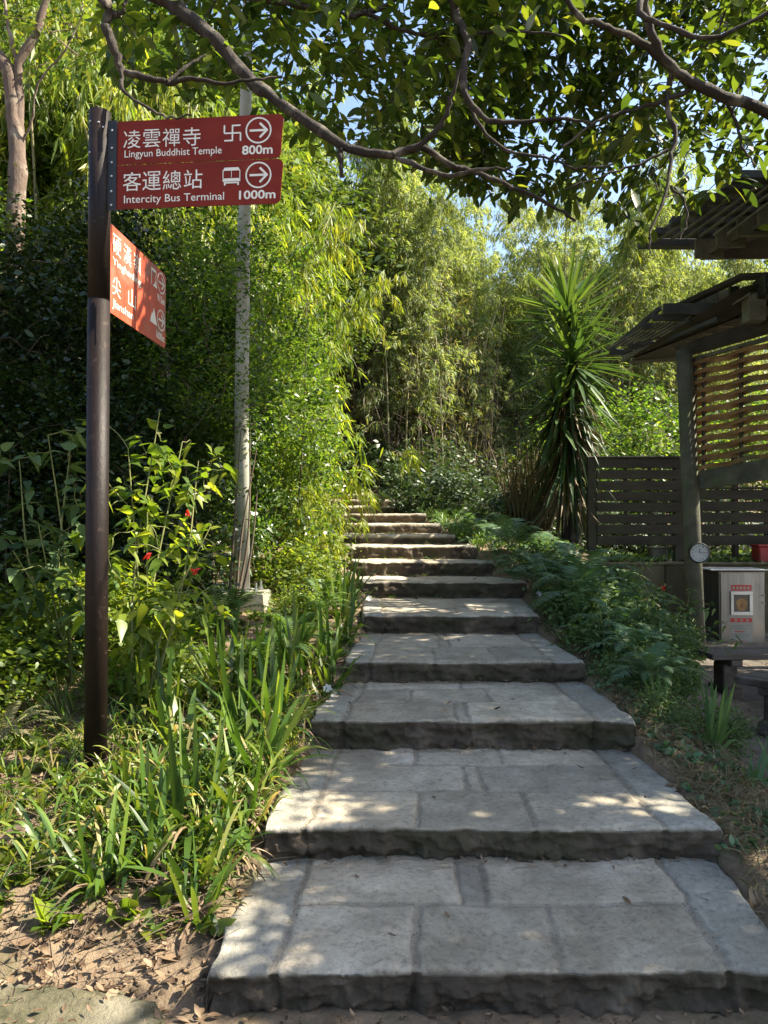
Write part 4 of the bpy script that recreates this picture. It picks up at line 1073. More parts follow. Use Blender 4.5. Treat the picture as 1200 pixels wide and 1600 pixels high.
# ------------------------------------------------------------------ bamboo
def bamboo(name, H, nculm, spread_, nbr, lps, L, W, leafm, label, cat='bamboo', arch=(.2, .7), lean=(0, 0), low=.28, rad=.028, hang=.4, group=None, brown=0, blen=(.35, .9), rays=8, dead=0):
    e = empty(name, (0, 0, 0), label, cat, group); lb = LB(); br = TB(); dry = TB()
    for c in range(nculm):
        a = rng.uniform(0, 6.28); bx, by = rng.normal(0, spread_, 2); h = H * rng.uniform(.75, 1.05)
        ar = rng.uniform(*arch) * h; dx = math.cos(a) * ar * .6 + lean[0] * h; dy = math.sin(a) * ar * .6 + lean[1] * h
        t = np.linspace(0, 1, 16)
        pts = np.stack([bx + dx * t ** 2.4, by + dy * t ** 2.4, -.15 + h * (t - .16 * t ** 3 * (abs(dx) + abs(dy)) / h * 2)], 1)
        tb = TB(); tb.add(pts, rad * (1 - .82 * t), 7); tb.build('culm', M['culm'], e, world=False)
        for b in range(nbr):
            tt = rng.uniform(low, 1) ** .85; q = np.array([np.interp(tt, t, pts[:, j]) for j in range(3)])
            d = rdir(1, -.1, .7)[0]; bl = rng.uniform(*blen) * (1.15 - .5 * tt)
            mid = q + d * bl * .55; end = q + d * bl + [0, 0, -hang * bl]
            cv = bez([q, mid, end], 8); br.add(cv, np.linspace(.004, .0015, len(cv)), 3)
            k = rays; f = rng.uniform(.25, 1, k); base = np.stack([np.interp(f * (len(cv) - 1), np.arange(len(cv)), cv[:, j]) for j in range(3)], 1) + rng.normal(0, .05, (k, 3))
            bd = norm(norm(end - mid) + rdir(k) * .8)
            p = np.repeat(base, lps, 0) + rng.normal(0, .02, (k * lps, 3))
            dd = norm(np.repeat(bd, lps, 0) * .7 + rdir(k * lps) * .65 + [0, 0, -hang])
            nn = norm(rdir(k * lps) + [0, 0, .8]); s_ = rng.uniform(.6, 1.15, k * lps)
            cl = rng.random()
            lb.add(p, dd, nn, L * s_, W * s_, LANCE, rng.uniform(0, .35, k * lps), 0, rnd=np.clip(.4 * cl + .6 * rng.random(k * lps), 0, 1))
    if brown:
        for i in range(brown):
            a = rng.uniform(0, 6.28); r = spread_ * 2.2 * rng.random(); b = np.array([r * math.cos(a), r * math.sin(a), -.1]); h = H * rng.uniform(.2, .6)
            tpt = b + [rng.normal(0, .35), rng.normal(0, .35), h]; cv = bez([b, (b + tpt) / 2 + rng.normal(0, .1, 3), tpt], 6); dry.add(cv, np.linspace(.009, .003, len(cv)), 3)
            for q in range(5):
                s0 = cv[rng.integers(1, len(cv))]; e0 = s0 + rdir(1, -.2, .9)[0] * rng.uniform(.2, .6); dry.add(np.array([s0, (s0 + e0) / 2 + [0, 0, .03], e0]), [.003, .0025, .0015], 3)
        dry.build('dry_stems', M['twig'], e, world=False)
    if dead:
        db = LB(); n = dead * 6; a = rng.uniform(0, 6.28, n); r = spread_ * 2.4 * np.sqrt(rng.random(n)); p = np.stack([r * np.cos(a), r * np.sin(a), rng.uniform(.1, H * .52, n)], 1)
        db.add(p, norm(rdir(n) + [0, 0, -.5]), rdir(n), rng.uniform(.07, .15, n), rng.uniform(.014, .026, n), DIAMOND, .2, 0); db.build('dead_leaves', M['olive_dry'], e, world=False)
    br.build('twigs', M['culm'], e, world=False)
    lb.build('foliage', M[leafm], e, world=False)
    return e

GG = 'bamboo clumps of the far grove'
GLAB = 'tall yellow-green bamboo clump in the grove behind the stairs and the pavilion'
far = [bamboo('bamboo', 6.6, 6, .45, 60, 6, .095, .018, 'bamboo_far', GLAB, group=GG, brown=60, arch=(.05, .4), low=.14, blen=(.3, .9), rad=.02, dead=420, rays=12),
       bamboo('bamboo', 7.2, 5, .38, 64, 6, .095, .018, 'bamboo_far', GLAB, group=GG, brown=50, arch=(.1, .5), low=.16, blen=(.35, 1.0), rad=.02, dead=420, rays=12),
       bamboo('bamboo', 5.6, 6, .45, 60, 6, .10, .018, 'bamboo_far', GLAB, group=GG, brown=60, arch=(.1, .45), low=.10, blen=(.3, .9), rad=.02, dead=420, rays=12)]
spots = []
for row, (y, x0, x1, stp) in enumerate([(18.2, -6, 9.5, 1.15), (20.0, -7, 12, 1.3), (22.4, -9, 15, 1.6), (25.5, -11, 18, 1.9), (30, -14, 22, 2.6)]):
    for x in np.arange(x0, x1, stp):
        spots.append((x + rng.uniform(-.4, .4), y + rng.uniform(-.6, .6) + .42 * max(0, x + 1), row))
spots += [(13.0, 17.5, 0), (15.0, 17.0, 0)]
seen = set()
for i_, (x, y, row) in enumerate(spots):
    px_ = 600 + x / y * F
    s_ = rng.uniform(.95, 1.25) * 1.25
    if 790 < px_ < 850: s_ *= .80                                 # the dip where sky shows
    if px_ > 860: s_ *= 1.12
    if px_ < 620: s_ *= 1.15
    o_ = far[i_ % 3]
    place(o_, x, y, rng.uniform(0, 6.28), s_, 0, first=(True if i_ < 3 else None))

# nearer arching bamboo between hedge and stairs, lit by the sun
nA = bamboo('arching_bamboo', 5.4, 5, .22, 26, 7, .17, .022, 'bamboo_leaf', 'x', arch=(.25, .5), lean=(.20, -.03), low=.38, hang=.75, rays=7, group='arching bamboo over the hedge')
nB = bamboo('arching_bamboo', 6.0, 5, .25, 28, 7, .17, .022, 'bamboo_leaf', 'x', arch=(.2, .5), lean=(.12, -.05), low=.30, hang=.7, rays=7, group='arching bamboo over the hedge')
NB = [(nB, -1.3, 10.6, .1, .95, 'arching bamboo with the brightest drooping sprays, leaning farthest over the stairs'), (nA, -2.5, 8.4, -.3, .95, 'arching bamboo right behind the pale utility pole'),
      (nA, -1.75, 10.6, 0, .95, 'arching bamboo leaning over the stairs just right of the upper boards'),
      (nB, -2.3, 12.2, .2, 1.25, 'arching bamboo with drooping yellow-green leaves, second up the stairs'),
      (nA, -2.6, 14.6, -.2, 1.0, 'arching bamboo at the bend of the stairs'),
      (nB, -3.0, 9.8, .3, 1.35, 'bamboo rising behind the upper red boards'),
      (nA, -4.2, 10.2, .6, 1.5, 'bamboo behind the hedge above the signpost top'),
      (nB, -5.4, 10.6, -.5, 1.4, 'bamboo behind the forked pale trunk at the left'),
      (nA, -6.6, 11.5, 1.5, 1.5, 'bamboo at the far upper left corner'),
      (nB, -4.0, 12.8, 1.0, 1.45, 'bamboo in the second row behind the hedge, left of the pale pole'),
      (nB, -2.5, 16.8, .6, 1.05, 'last arching bamboo before the far grove')]
seen = set()
for o_, x, y, rz, s_, lab in NB:
    place(o_, x, y, rz, s_, 0, first=(True if id(o_) not in seen else None), label=lab); seen.add(id(o_))
# low bamboo sprays poking out of the hedge beside the stairs
sp = bamboo('bamboo_spray', 1.3, 7, .22, 7, 6, .13, .018, 'bamboo_leaf', 'x', arch=(.4, .9), lean=(.25, -.05), low=.2, rad=.006, hang=.5, rays=5, blen=(.12, .3), group='short bamboo sprays beside the stairs')
for i_, (x, y, s_, lab) in enumerate([(-.80, 8.3, .8, 'short bamboo spray touching the eighth step'), (-.9, 9.6, .95, 'short bamboo spray halfway up the hedge foot'), (-1.5, 11.4, .95, 'yellowish bamboo spray at the hedge foot near the upper steps'),
                                 (-2.0, 13.2, .9, 'farthest bamboo spray at the hedge foot'), (-.95, 10.5, 1.7, 'taller bamboo spray leaning out of the hedge')]):
    place(sp, x, y, rng.uniform(-.5, .5), s_, 0, first=(True if i_ == 0 else None), label=lab)

# ------------------------------------------------------------------ yucca
def yucca():
    x, y = 2.60, 10.5; z = gnd(x, y)
    e = empty('yucca', (x, y, z), 'tall spiky yucca with a dark hanging skirt of old leaves', 'yucca')
    tb = TB(); lb = LB(); dr = LB()
    top1 = P(888, 486, 10.5) ; top2 = P(897, 560, 10.4)
    st = [bez([(x, y, z - .1), (x + .03, y, z + 1.2), tuple(P(893, 600, 10.5)), tuple(top1)], 14), bez([(x + .08, y - .1, z - .1), (x + .1, y - .12, z + 1.1), tuple(top2)], 10)]
    for s_ in st: tb.add(s_, np.linspace(.09, .05, len(s_)), 10)
    tb.build('trunk', M['bark'], e)
    top3 = P(872, 640, 10.4)
    for (tp, n, L_, lo) in ((top1, 95, .92, -.3), (top2, 140, 1.0, -.5), (top3, 90, .85, -.7)):
        el = 1.42 - (1.42 - lo) * np.linspace(0, 1, n) ** .62 + rng.normal(0, .13, n); az = np.arange(n) * 2.399 + rng.normal(0, .2, n)
        d = np.stack([np.cos(el) * np.cos(az), np.cos(el) * np.sin(az), np.sin(el)], 1)
        p = tp + np.stack([0 * el, 0 * el, np.linspace(.12, -.22, n)], 1) + d * .03
        lb.add(p, d, np.tile([0, 0, 1.0], (n, 1)) + d * -.2, L_ * rng.uniform(.7, 1.1, n), .064 * rng.uniform(.75, 1.1, n), [(0, .7), (.15, .85), (.4, 1), (.7, .75), (.9, .35), (1, .02)], rng.uniform(0, .10, n) + np.clip(.2 - el, 0, 1) * .25, .22,
               rnd=np.clip(.35 + .5 * (el > .3) * rng.random(n) + .2 * rng.random(n), 0, 1))
    n = 300; hz = rng.uniform(.38, .95, n) ** .9; zz = z + hz * (top2[2] - z - .1); az = rng.uniform(0, 6.28, n)
    el = rng.normal(-.75, .38, n)
    d = np.stack([np.cos(el) * np.cos(az), np.cos(el) * np.sin(az), np.sin(el)], 1)
    p = np.stack([x + .06 * np.cos(az) + .05, y + .06 * np.sin(az), zz], 1)
    lb.add(p, d, np.tile([0, 0, 1.0], (n, 1)) + rng.normal(0, .3, (n, 3)), rng.uniform(.45, .9, n), .044 * rng.uniform(.6, 1.1, n), [(0, .7), (.2, .95), (.5, 1), (.8, .6), (1, .02)], rng.uniform(.1, .7, n), .2, rnd=rng.random(n) * .35)
    lb.build('leaves', M['yucca_leaf'], e)
    n = 330; hz = rng.uniform(.25, .85, n); az = rng.uniform(0, 6.28, n); el = rng.normal(-1.05, .3, n)
    d = np.stack([np.cos(el) * np.cos(az), np.cos(el) * np.sin(az), np.sin(el)], 1)
    p = np.stack([x + .12 * np.cos(az), y + .12 * np.sin(az), z + hz * (top2[2] - z)], 1)
    dr.add(p, d, rdir(n), rng.uniform(.5, .8, n), .035, LANCE, .1, .15)
    dr.build('dead_leaves', M['yucca_dry'], e)
yucca()
def cane():
    e = empty('reed_clump', (2.15, 11.0, gnd(2.15, 11.0)), 'clump of dry brownish reeds left of the yucca', 'reeds', None); lb = LB(); n = 420
    a = rng.uniform(0, 6.28, n); r = .36 * np.sqrt(rng.random(n)); p = np.array([2.15, 11.0, gnd(2.15, 11.0)]) + np.stack([r * np.cos(a), r * np.sin(a), 0 * a], 1)
    d = norm(np.stack([rng.normal(0, .16, n), rng.normal(0, .16, n), np.ones(n)], 1))
    lb.add(p, d, rdir(n), rng.uniform(.7, 1.7, n), .014, STRAP, rng.uniform(0, .35, n), 0); lb.build('blades', M['yucca_dry'], e)
cane()

# ------------------------------------------------------------------ ferns
def fern(label, L_, nf, mat, group, name='fern', pin=.11, arch=.55):
    e = empty(name, (0, 0, 0), label, 'fern', group); lb = LB(); tb = TB()
    for f in range(nf):
        a = f * 2.399 + rng.normal(0, .3); el = rng.uniform(.5, 1.25); Lf = L_ * rng.uniform(.7, 1.1)
        d0 = np.array([math.cos(el) * math.cos(a), math.cos(el) * math.sin(a), math.sin(el)]); t = np.linspace(0, 1, 12)
        c = d0 * (Lf * t)[:, None] - np.array([0, 0, 1.0]) * (arch * Lf * t ** 2.2)[:, None]
        tb.add(c, np.linspace(.0035, .001, 12), 3)
        m = 28; u = np.linspace(.16, .99, m); q = np.stack([np.interp(u, t, c[:, j]) for j in range(3)], 1); T = norm(np.gradient(q, axis=0))
        sd = norm(np.cross(T, [0, 0, 1.0])); up = np.cross(sd, T)
        pl = pin * Lf / .6 * np.sin(np.clip(u * 1.02, 0, 1) * math.pi) ** .6 * (1.15 - u * .65)
        for sg in (-1, 1):
            dd = norm(sd * sg + T * .45 + rng.normal(0, .08, (m, 3)))
            lb.add(q, dd, up + rng.normal(0, .12, (m, 3)), pl, .006 * Lf / .6 + pl * .05, [(0, .8), (.3, 1), (.65, .7), (1, .05)], .18, 0, rnd=np.clip(rng.random() * .5 + .5 * rng.random(m), 0, 1))
    tb.build('stalks', M['stem_green'], e, world=False); lb.build('fronds', M[mat], e, world=False); return e
GF = 'shade ferns along the right side of the stairs'
f1 = fern('x', .72, 17, 'fern_cool', GF); f2 = fern('x', .6, 14, 'fern_cool', GF)
FN = [(f1, 1.62, 8.9, 0, 1.0, 'blue-green fern at the ninth step, nearest the yucca'), (f2, 2.05, 9.2, 1, 1.1, 'fern in front of the yucca foot'), (f1, 2.35, 8.7, 2, 1.1, 'fern with long arching fronds before the fence corner'),
      (f2, 1.72, 7.9, 3, 1.0, 'fern beside the seventh step'), (f1, 2.02, 7.3, 4, 1.05, 'large fern below the white flowers'), (f2, 2.45, 7.6, 5, 1.05, 'fern behind the white flowers'),
      (f1, 1.85, 6.6, .6, .85, 'small fern overhanging the fifth step corner'), (f2, 2.3, 6.6, 1.6, .9, 'fern between the fifth step and the plank bench'), (f1, 2.75, 9.0, 2.6, .95, 'fern against the left end of the concrete wall'),
      (f2, 1.35, 10.0, 3.6, .8, 'fern beside the upper steps'), (f2, 1.85, 5.25, 2.0, .6, 'fern between the third and fourth steps on the right'), (f1, 1.80, 4.75, 3.0, .5, 'nearest fern on the right bank'), (f2, 2.15, 5.8, .2, .75, 'fern in the middle of the right bank'), (f1, 1.7, 7.35, 5.0, .75, 'fern touching the sixth step corner'), (f1, 1.9, 5.7, 4.6, .6, 'fern frond clump low beside the fourth step')]
seen = set()
for o_, x, y, rz, s_, lab in FN:
    place(o_, x - .12, y - .1, rz, s_ * 1.3, .14, first=(True if id(o_) not in seen else None), label=lab); seen.add(id(o_))
fb = fern('brown dried fern in front of the concrete wall', .8, 16, 'brown_leaf', None, 'dry_fern', arch=.7)
place(fb, 2.75, 8.3, 0, 1.0, .3, first=True)
GL = 'sunlit ferns on the left verge'
f3 = fern('x', .62, 16, 'fern_leaf', GL)
for i_, (x, y, s_, lab) in enumerate([(-1.28, 6.1, 1.05, 'bright green fern in front of the concrete pole base'), (-.82, 5.5, .9, 'bright green fern right below the pole base'), (-1.4, 5.6, .85, 'bright green fern left of the pole base'),
                                 (-.72, 6.3, .8, 'bright fern between the pole base and the stairs'), (-.95, 4.9, .9, 'bright fern hanging over the irises'), (-.75, 7.0, .7, 'small bright fern at the hedge foot')]):
    place(f3, x + (.16 if x > -1 else 0), y, i_ * 1.3, s_, .05, first=(True if i_ == 0 else None), label=lab)

# ------------------------------------------------------------------ strap-leaved clumps (irises)
def iris(L_, n, W_, mat, label, group, dead=6, flower=False, name='iris_clump', spread=.07):
    e = empty(name, (0, 0, 0), label, 'iris', group); lb = LB(); db = LB()
    a = rng.uniform(0, 6.28, n); r = spread * np.sqrt(rng.random(n)); p = np.stack([r * np.cos(a), r * np.sin(a), np.full(n, -.02)], 1)
    el = rng.uniform(.75, 1.5, n); a2 = a + rng.normal(0, .5, n)
    d = np.stack([np.cos(el) * np.cos(a2), np.cos(el) * np.sin(a2), np.sin(el)], 1)
    Ls = L_ * rng.uniform(.6, 1.15, n)
    nn = np.stack([-np.cos(a2), -np.sin(a2), np.full(n, .3)], 1) + rng.normal(0, .35, (n, 3))
    lb.add(p, d, nn, Ls, W_ * rng.uniform(.7, 1.15, n), STRAP, rng.choice([.05, .15, .35, .6, .85], n) * rng.uniform(.7, 1.1, n), .12, rnd=rng.random(n) * .82)
    lb.build('leaves', M[mat], e, world=False)
    if dead:
        a = rng.uniform(0, 6.28, dead); el = rng.uniform(.1, 1.0, dead); d = np.stack([np.cos(el) * np.cos(a), np.cos(el) * np.sin(a), np.sin(el)], 1)
        db.add(np.zeros((dead, 3)) + [0, 0, .01], d, rdir(dead), L_ * rng.uniform(.5, .9, dead), W_ * .5, STRAP, rng.uniform(.5, .9, dead), .2)
        db.build('dead_leaves', M['brown_leaf'], e, world=False)
    return e
GI = 'strap-leaved iris clumps on the sunny left verge'
ip = [iris(.55, 26, .034, 'strap_leaf', 'x', GI, dead=11), iris(.48, 20, .030, 'strap_leaf', 'x', GI, dead=16), iris(.64, 24, .036, 'strap_leaf', 'x', GI, dead=10), iris(.42, 18, .027, 'strap_leaf', 'x', GI, dead=14)]
IR = [(-.62, 3.62, 0, 1.0, 'iris clump leaning over the left end of the third step'), (-.80, 3.95, 2, 1.0, 'tallest upright iris clump beside the third step'), (-1.02, 3.75, 1, 1.0, 'iris clump right of the signpost foot'),
      (-.70, 4.4, 2, .95, 'iris clump beside the fourth step'), (-1.02, 4.5, 0, 1.05, 'iris clump behind the tallest upright one'), (-.62, 3.2, 1, .9, 'drooping iris clump with dead leaves beside the second step'),
      (-.85, 3.3, 3, 1.05, 'iris clump with a large curled blade, before the signpost'), (-1.12, 3.3, 1, .85, 'iris clump directly in front of the signpost foot'), (-.72, 2.80, 3, .95, 'nearest iris clump beside the first step'),
      (-.92, 2.86, 1, .8, 'ragged iris clump on the leaf litter, near left'), (-1.45, 4.2, 0, .95, 'iris clump behind the signpost foot'),
      (-.62, 5.1, 2, .85, 'iris clump beside the fifth step'), (-.88, 5.25, 0, .8, 'iris clump below the bright fern'), (-.58, 5.8, 1, .95, 'iris clump hanging over the fifth step'), (-.60, 6.5, 2, .9, 'bright iris clump where light falls on the sixth step'),
      (-.58, 7.1, 0, .85, 'iris clump with white flowers beside the sixth step'), (-.75, 6.9, 3, .9, 'iris clump behind the one with white flowers'), (-.62, 7.8, 1, .8, 'iris clump at the seventh step'),
      (-1.3, 4.85, 2, .85, 'iris clump in front of the red-flowered shrub'), (-.70, 3.5, 3, .9, 'small iris clump pressed against the second step corner')]
IR += [(-.95, 3.05, 0, .85, 'leaning iris clump over the litter below the signpost'), (-.78, 3.05, 2, .95, 'iris clump beside the second step, in front of the drooping one'),
       (-1.2, 3.95, 2, .9, 'iris clump right behind the signpost foot'), (-.85, 4.2, 3, 1.05, 'iris clump at the middle of the verge'), (-.66, 4.05, 0, 1.0, 'iris clump drooping over the third step'),
       (-.75, 4.75, 2, .95, 'iris clump between the fourth and fifth steps'), (-1.15, 5.0, 1, .9, 'iris clump under the low hanging fern'),
       (-.6, 2.95, 1, .6, 'small iris clump on the edge of the first step'), (-.58, 4.7, 1, .8, 'iris clump overhanging the fourth step')]
IR += [(-1.02, 2.72, 2, .62, 'short iris clump nearest the kerb stone'), (-.66, 2.62, 1, .7, 'iris clump hugging the side of the first step')]
seen = set()
for x, y, k_, s_, lab in IR:
    x = x + (.24 if y > 4.6 else 0) + (.06 if 3.9 < y <= 4.6 else 0)
    o_ = ip[k_]; place(o_, x, y, rng.uniform(0, 6.28), s_, 0, first=(True if k_ not in seen else None), label=lab); seen.add(k_)
GR = 'dark strap-leaved clumps on the shaded right bank'
ir = iris(.50, 20, .032, 'bush_cool', 'x', GR, dead=4, name='lily_clump'); ir2 = iris(.42, 16, .026, 'fern_cool', 'x', GR, dead=3, name='lily_clump')
for i_, (x, y, s_, lab, o_) in enumerate([(1.62, 5.35, .8, 'strap-leaved clump right of the fourth step corner', ir), (1.62, 6.0, .8, 'strap-leaved clump overhanging the side of the fourth step', ir2), (1.9, 3.85, .7, 'low strap-leaved clump nearest the bottom right', ir2), (2.25, 4.2, .7, 'strap-leaved clump standing out on the yard side', ir), (1.68, 4.5, .65, 'small strap-leaved clump at the third step corner', ir),
    (1.86, 4.25, .9, 'nearest broad-leaved clump on the right bank above the yard', ir), (1.72, 4.75, .9, 'strap-leaved clump right of the third step', ir2), (2.1, 4.7, .85, 'strap-leaved clump at the edge of the earthen yard', ir),
                                    (1.42, 8.2, .6, 'fresh green strap-leaved clump beside the seventh step', ir2), (1.6, 7.55, .6, 'low strap-leaved clump at the sixth step corner', ir2)]):
    place(o_, x, y, rng.uniform(0, 6.28), s_, 0, first=(True if i_ in (0, 1) else None), label=lab)

# ------------------------------------------------------------------ leafy shrubs in detail
def leggy(name, base, tips, L, W, mat, label, cat='shrub', nl=6, flowers=0, prof=HEART, nt=70, sig=.16, r0=.010, group=None, fpts=None):
    """shrub with visible stems from base to each tip and broad drooping leaves"""
    base = np.array(base, float); e = empty(name, base, label, cat, group); tb = TB(); nodes = []; tg = []
    for tp in tips:
        tp = np.array(tp, float); b = base + rng.normal(0, .03, 3) * [1, 1, 0] - [0, 0, .05]
        c = bez([b, b * .55 + tp * .45 + rng.normal(0, .05, 3), tp], 14); tb.add(c, np.linspace(r0, .003, len(c)), 6); nodes += list(c[2:])
        k = max(1, nt // len(tips)); f = rng.uniform(.35, 1.02, k) * (len(c) - 1)
        tg.append(np.stack([np.interp(f, np.arange(len(c)), c[:, j]) for j in range(3)], 1) + rng.normal(0, sig, (k, 3)) * [1, 1, .8])
    tg = np.concatenate(tg); pts, dirs = colonize(tb, nodes, tg, .004, .0015, k=4)
    tb.build('stems', M['stem_green'], e)
    lb = LB(); rosettes(lb, pts, dirs, nl, L, W, prof, spread=.7, droop=(.1, .6), fold=.18, jit=.025); lb.build('foliage', M[mat], e)
    for q in (fpts or []):
        fl = LB(); n = 7; fl.add(np.tile(q, (n, 1)), norm(rdir(n) * .8 + [0, 0, -.4]), rdir(n), .035, .016, LANCE, 0, .2); fl.build('flower', M['red_petal'], e)
    return e
leggy('leafy_shrub', (-1.38, 4.15, gnd(-1.38, 4.15)), [P(250, 640, 4.4), P(310, 720, 4.5), P(330, 820, 4.4), P(200, 700, 4.3), P(285, 690, 4.6), P(230, 800, 4.2), P(210, 900, 4.2), P(300, 900, 4.4)],
      .098, .055, 'pale_leaf', 'leafy lime-green shrub with red flowers right of the signpost', nt=170, nl=4, sig=.13, fpts=[P(292, 800, 4.35), P(305, 890, 4.3), P(228, 868, 4.15)])
leggy('leafy_shrub', (-1.9, 4.6, gnd(-1.9, 4.6)), [P(75, 680, 4.6), P(30, 720, 4.7), P(110, 700, 4.8), P(60, 820, 4.4), P(20, 860, 4.4), P(100, 860, 4.5)],
      .125, .072, 'bush_cool', 'shrub with broad pale leaves left of the signpost', nt=84, nl=3, sig=.13)
leggy('leafy_shrub', (-1.75, 5.0, gnd(-1.75, 5.0)), [P(180, 940, 4.9), P(120, 960, 4.8), P(230, 950, 4.9), P(60, 980, 4.7)],
      .06, .034, 'hedge_leaf', 'low dark shrub behind the signpost foot', nt=70, nl=5, sig=.16)
# right bank shrubs
leggy('leafy_shrub', (2.05, 5.6, gnd(2.05, 5.6)), [P(960, 960, 5.6), P(1010, 940, 5.7), P(1060, 990, 5.7), P(1040, 1050, 5.5), P(980, 1040, 5.3), P(1080, 1040, 5.8), P(930, 1000, 5.7)],
      .085, .040, 'bush_cool', 'broad-leaved shrub on the right bank before the plank bench', nt=140, nl=5, sig=.12, fpts=[P(1036, 917, 6.0)])
leggy('leafy_shrub', (1.78, 5.05, gnd(1.78, 5.05)), [P(950, 1050, 5.0), P(1000, 1080, 5.0), P(1040, 1100, 5.0), P(970, 1110, 4.8)],
      .065, .032, 'bush_cool', 'low shrub right beside the third and fourth steps', nt=90, nl=5, sig=.11)
leggy('leafy_shrub', (2.3, 6.1, gnd(2.3, 6.1)), [P(1000, 900, 6.2), P(1060, 950, 6.2), P(960, 930, 6.3), P(1080, 980, 6.2)],
      .07, .034, 'bush_cool', 'shrub with a single red flower below the wall clock', nt=90, nl=5, sig=.13)
# white-flowered plants
def whites(label, pts, base, group=None):
    e = empty('flowering_plant', base, label, 'flower', group); tb = TB()
    for q in pts:
        b = np.array(base) + rng.normal(0, .05, 3) * [1, 1, 0]; c = bez([b, (b + q) / 2 + rng.normal(0, .02, 3), q], 8); tb.add(c, np.linspace(.004, .002, len(c)), 4)
    tb.build('stems', M['stem_green'], e)
    for q in pts:
        fl = LB(); n = 7; a = np.arange(n) * 6.283 / n; d = np.stack([np.cos(a), np.sin(a) * .6 - .5, np.sin(a) * .8 + .2], 1)
        fl.add(np.tile(q, (n, 1)), norm(d), np.tile([0, -1.0, .3], (n, 1)), .034, .024, ELLIPSE, .1, .1); fl.build('flower', M['white_petal'], e)
whites('cluster of white flowers among the ferns right of the sixth step', [P(902, 905, 7.0), P(908, 912, 7.05), P(922, 921, 7.0), P(878, 915, 7.1), P(842, 928, 7.1), P(890, 930, 7.0)], (1.85, 7.0, gnd(1.85, 7.0)))
whites('single white flower over the left end of the third step', [P(512, 1076, 4.6), P(520, 1083, 4.62)], (-.5, 4.55, gnd(-.5, 4.5)))
whites('white flowers at the hedge foot beside the sixth step', [P(577, 935, 6.7), P(505, 945, 6.6), P(580, 955, 6.6)], (-.55, 6.7, gnd(-.6, 6.7)))

# ------------------------------------------------------------------ small weeds, grass, litter
def weeds(name, label, pts, L, W, mat, nl=7, kind='stuff', up=.6, prof=LANCE, droop=(.1, .6)):
    lb = LB(); n = len(pts); p = np.repeat(pts, nl, 0) + rng.normal(0, .015, (n * nl, 3)) * [1, 1, .3]
    h = np.repeat(rng.uniform(0, .5, n), nl) * np.repeat(L if np.ndim(L) else np.full(n, L), nl)
    d = norm(rdir(n * nl, -.1, .8) + [0, 0, up]); s_ = rng.uniform(.5, 1.2, n * nl)
    lb.add(p + np.stack([0 * h, 0 * h, h * rng.random(n * nl)], 1), d, norm(rng.normal(0, .4, (n * nl, 3)) + [0, 0, 1.0]), L * s_, W * s_, prof, rng.uniform(*droop, n * nl), .1)
    o = lb.build(name, M[mat]); tag(o, label, 'plants', kind=kind); return o
def scatter(n, x0, x1, y0, y1, keep=None, zoff=0):
    x = rng.uniform(x0, x1, n); y = rng.uniform(y0, y1, n)
    if keep is not None: k = keep(x, y); x, y = x[k], y[k]
    return np.stack([x, y, ground(x, y) + zoff], 1)
left = lambda m, far_=9: (lambda x, y: (x < xl_(y) - m) & (x > xl_(y) - far_))
right = lambda m, far_: (lambda x, y: (x > xr_(y) + m) & (x < xr_(y) + far_))
weeds('ground_cover', 'low green weeds between the irises on the left verge', scatter(2600, -4, 0, 2.9, 9, lambda x, y: left(.03)(x, y) & (fbm(np.stack([x * 2, y * 2, 0 * x], -1), 3, 4) > .42)), .055, .024, 'strap_leaf', 6)
weeds('ground_cover', 'low small-leaved plants at the foot of the hedge', scatter(3000, -4.5, 0, 4.4, 16, left(.02, 3.5)), .07, .03, 'hedge_leaf', 8)
weeds('ground_cover', 'low shaded weeds on the right bank', scatter(3400, .5, 3.2, 3.0, 9.4, lambda x, y: right(.03, 1.0)(x, y) & (fbm(np.stack([x * 2.5, y * 2.5, 0 * x], -1), 3, 8) > .40)), .055, .026, 'fern_cool', 6)
weeds('ground_cover', 'leafy ground cover round the upper steps', scatter(5200, -1, 7, 9.6, 20, right(.02, 6)), .10, .045, 'bush_cool', 7)
weeds('grass', 'tufted grass beside the upper steps', scatter(900, -.5, 2.6, 9.0, 15.5, right(.02, .9)), .26, .010, 'fern_leaf', 12, up=1.6, prof=STRAP, droop=(.2, .9))
weeds('grass', 'dry grass on the bank above the yard', scatter(1800, 1.2, 2.4, 2.6, 7.2, right(.02, .6)), .11, .005, 'yucca_dry', 9, up=.5, prof=STRAP, droop=(.3, .9))
weeds('grass', 'thin grass at the foot of the signpost', scatter(420, -2.6, -.5, 2.9, 5.2, left(.02)), .20, .007, 'strap_leaf', 8, up=1.4, prof=STRAP, droop=(.2, .9))
weeds('grass', 'small weeds growing in the step corners', np.concatenate([np.stack([rng.uniform(STEPS[n][2] + .02, STEPS[n][3] - .4, 16), np.full(16, STEPS[n + 1][0] - .02), np.full(16, STEPS[n][1] + .005)], 1) for n in range(4, 10)]), .035, .014, 'fern_leaf', 5)

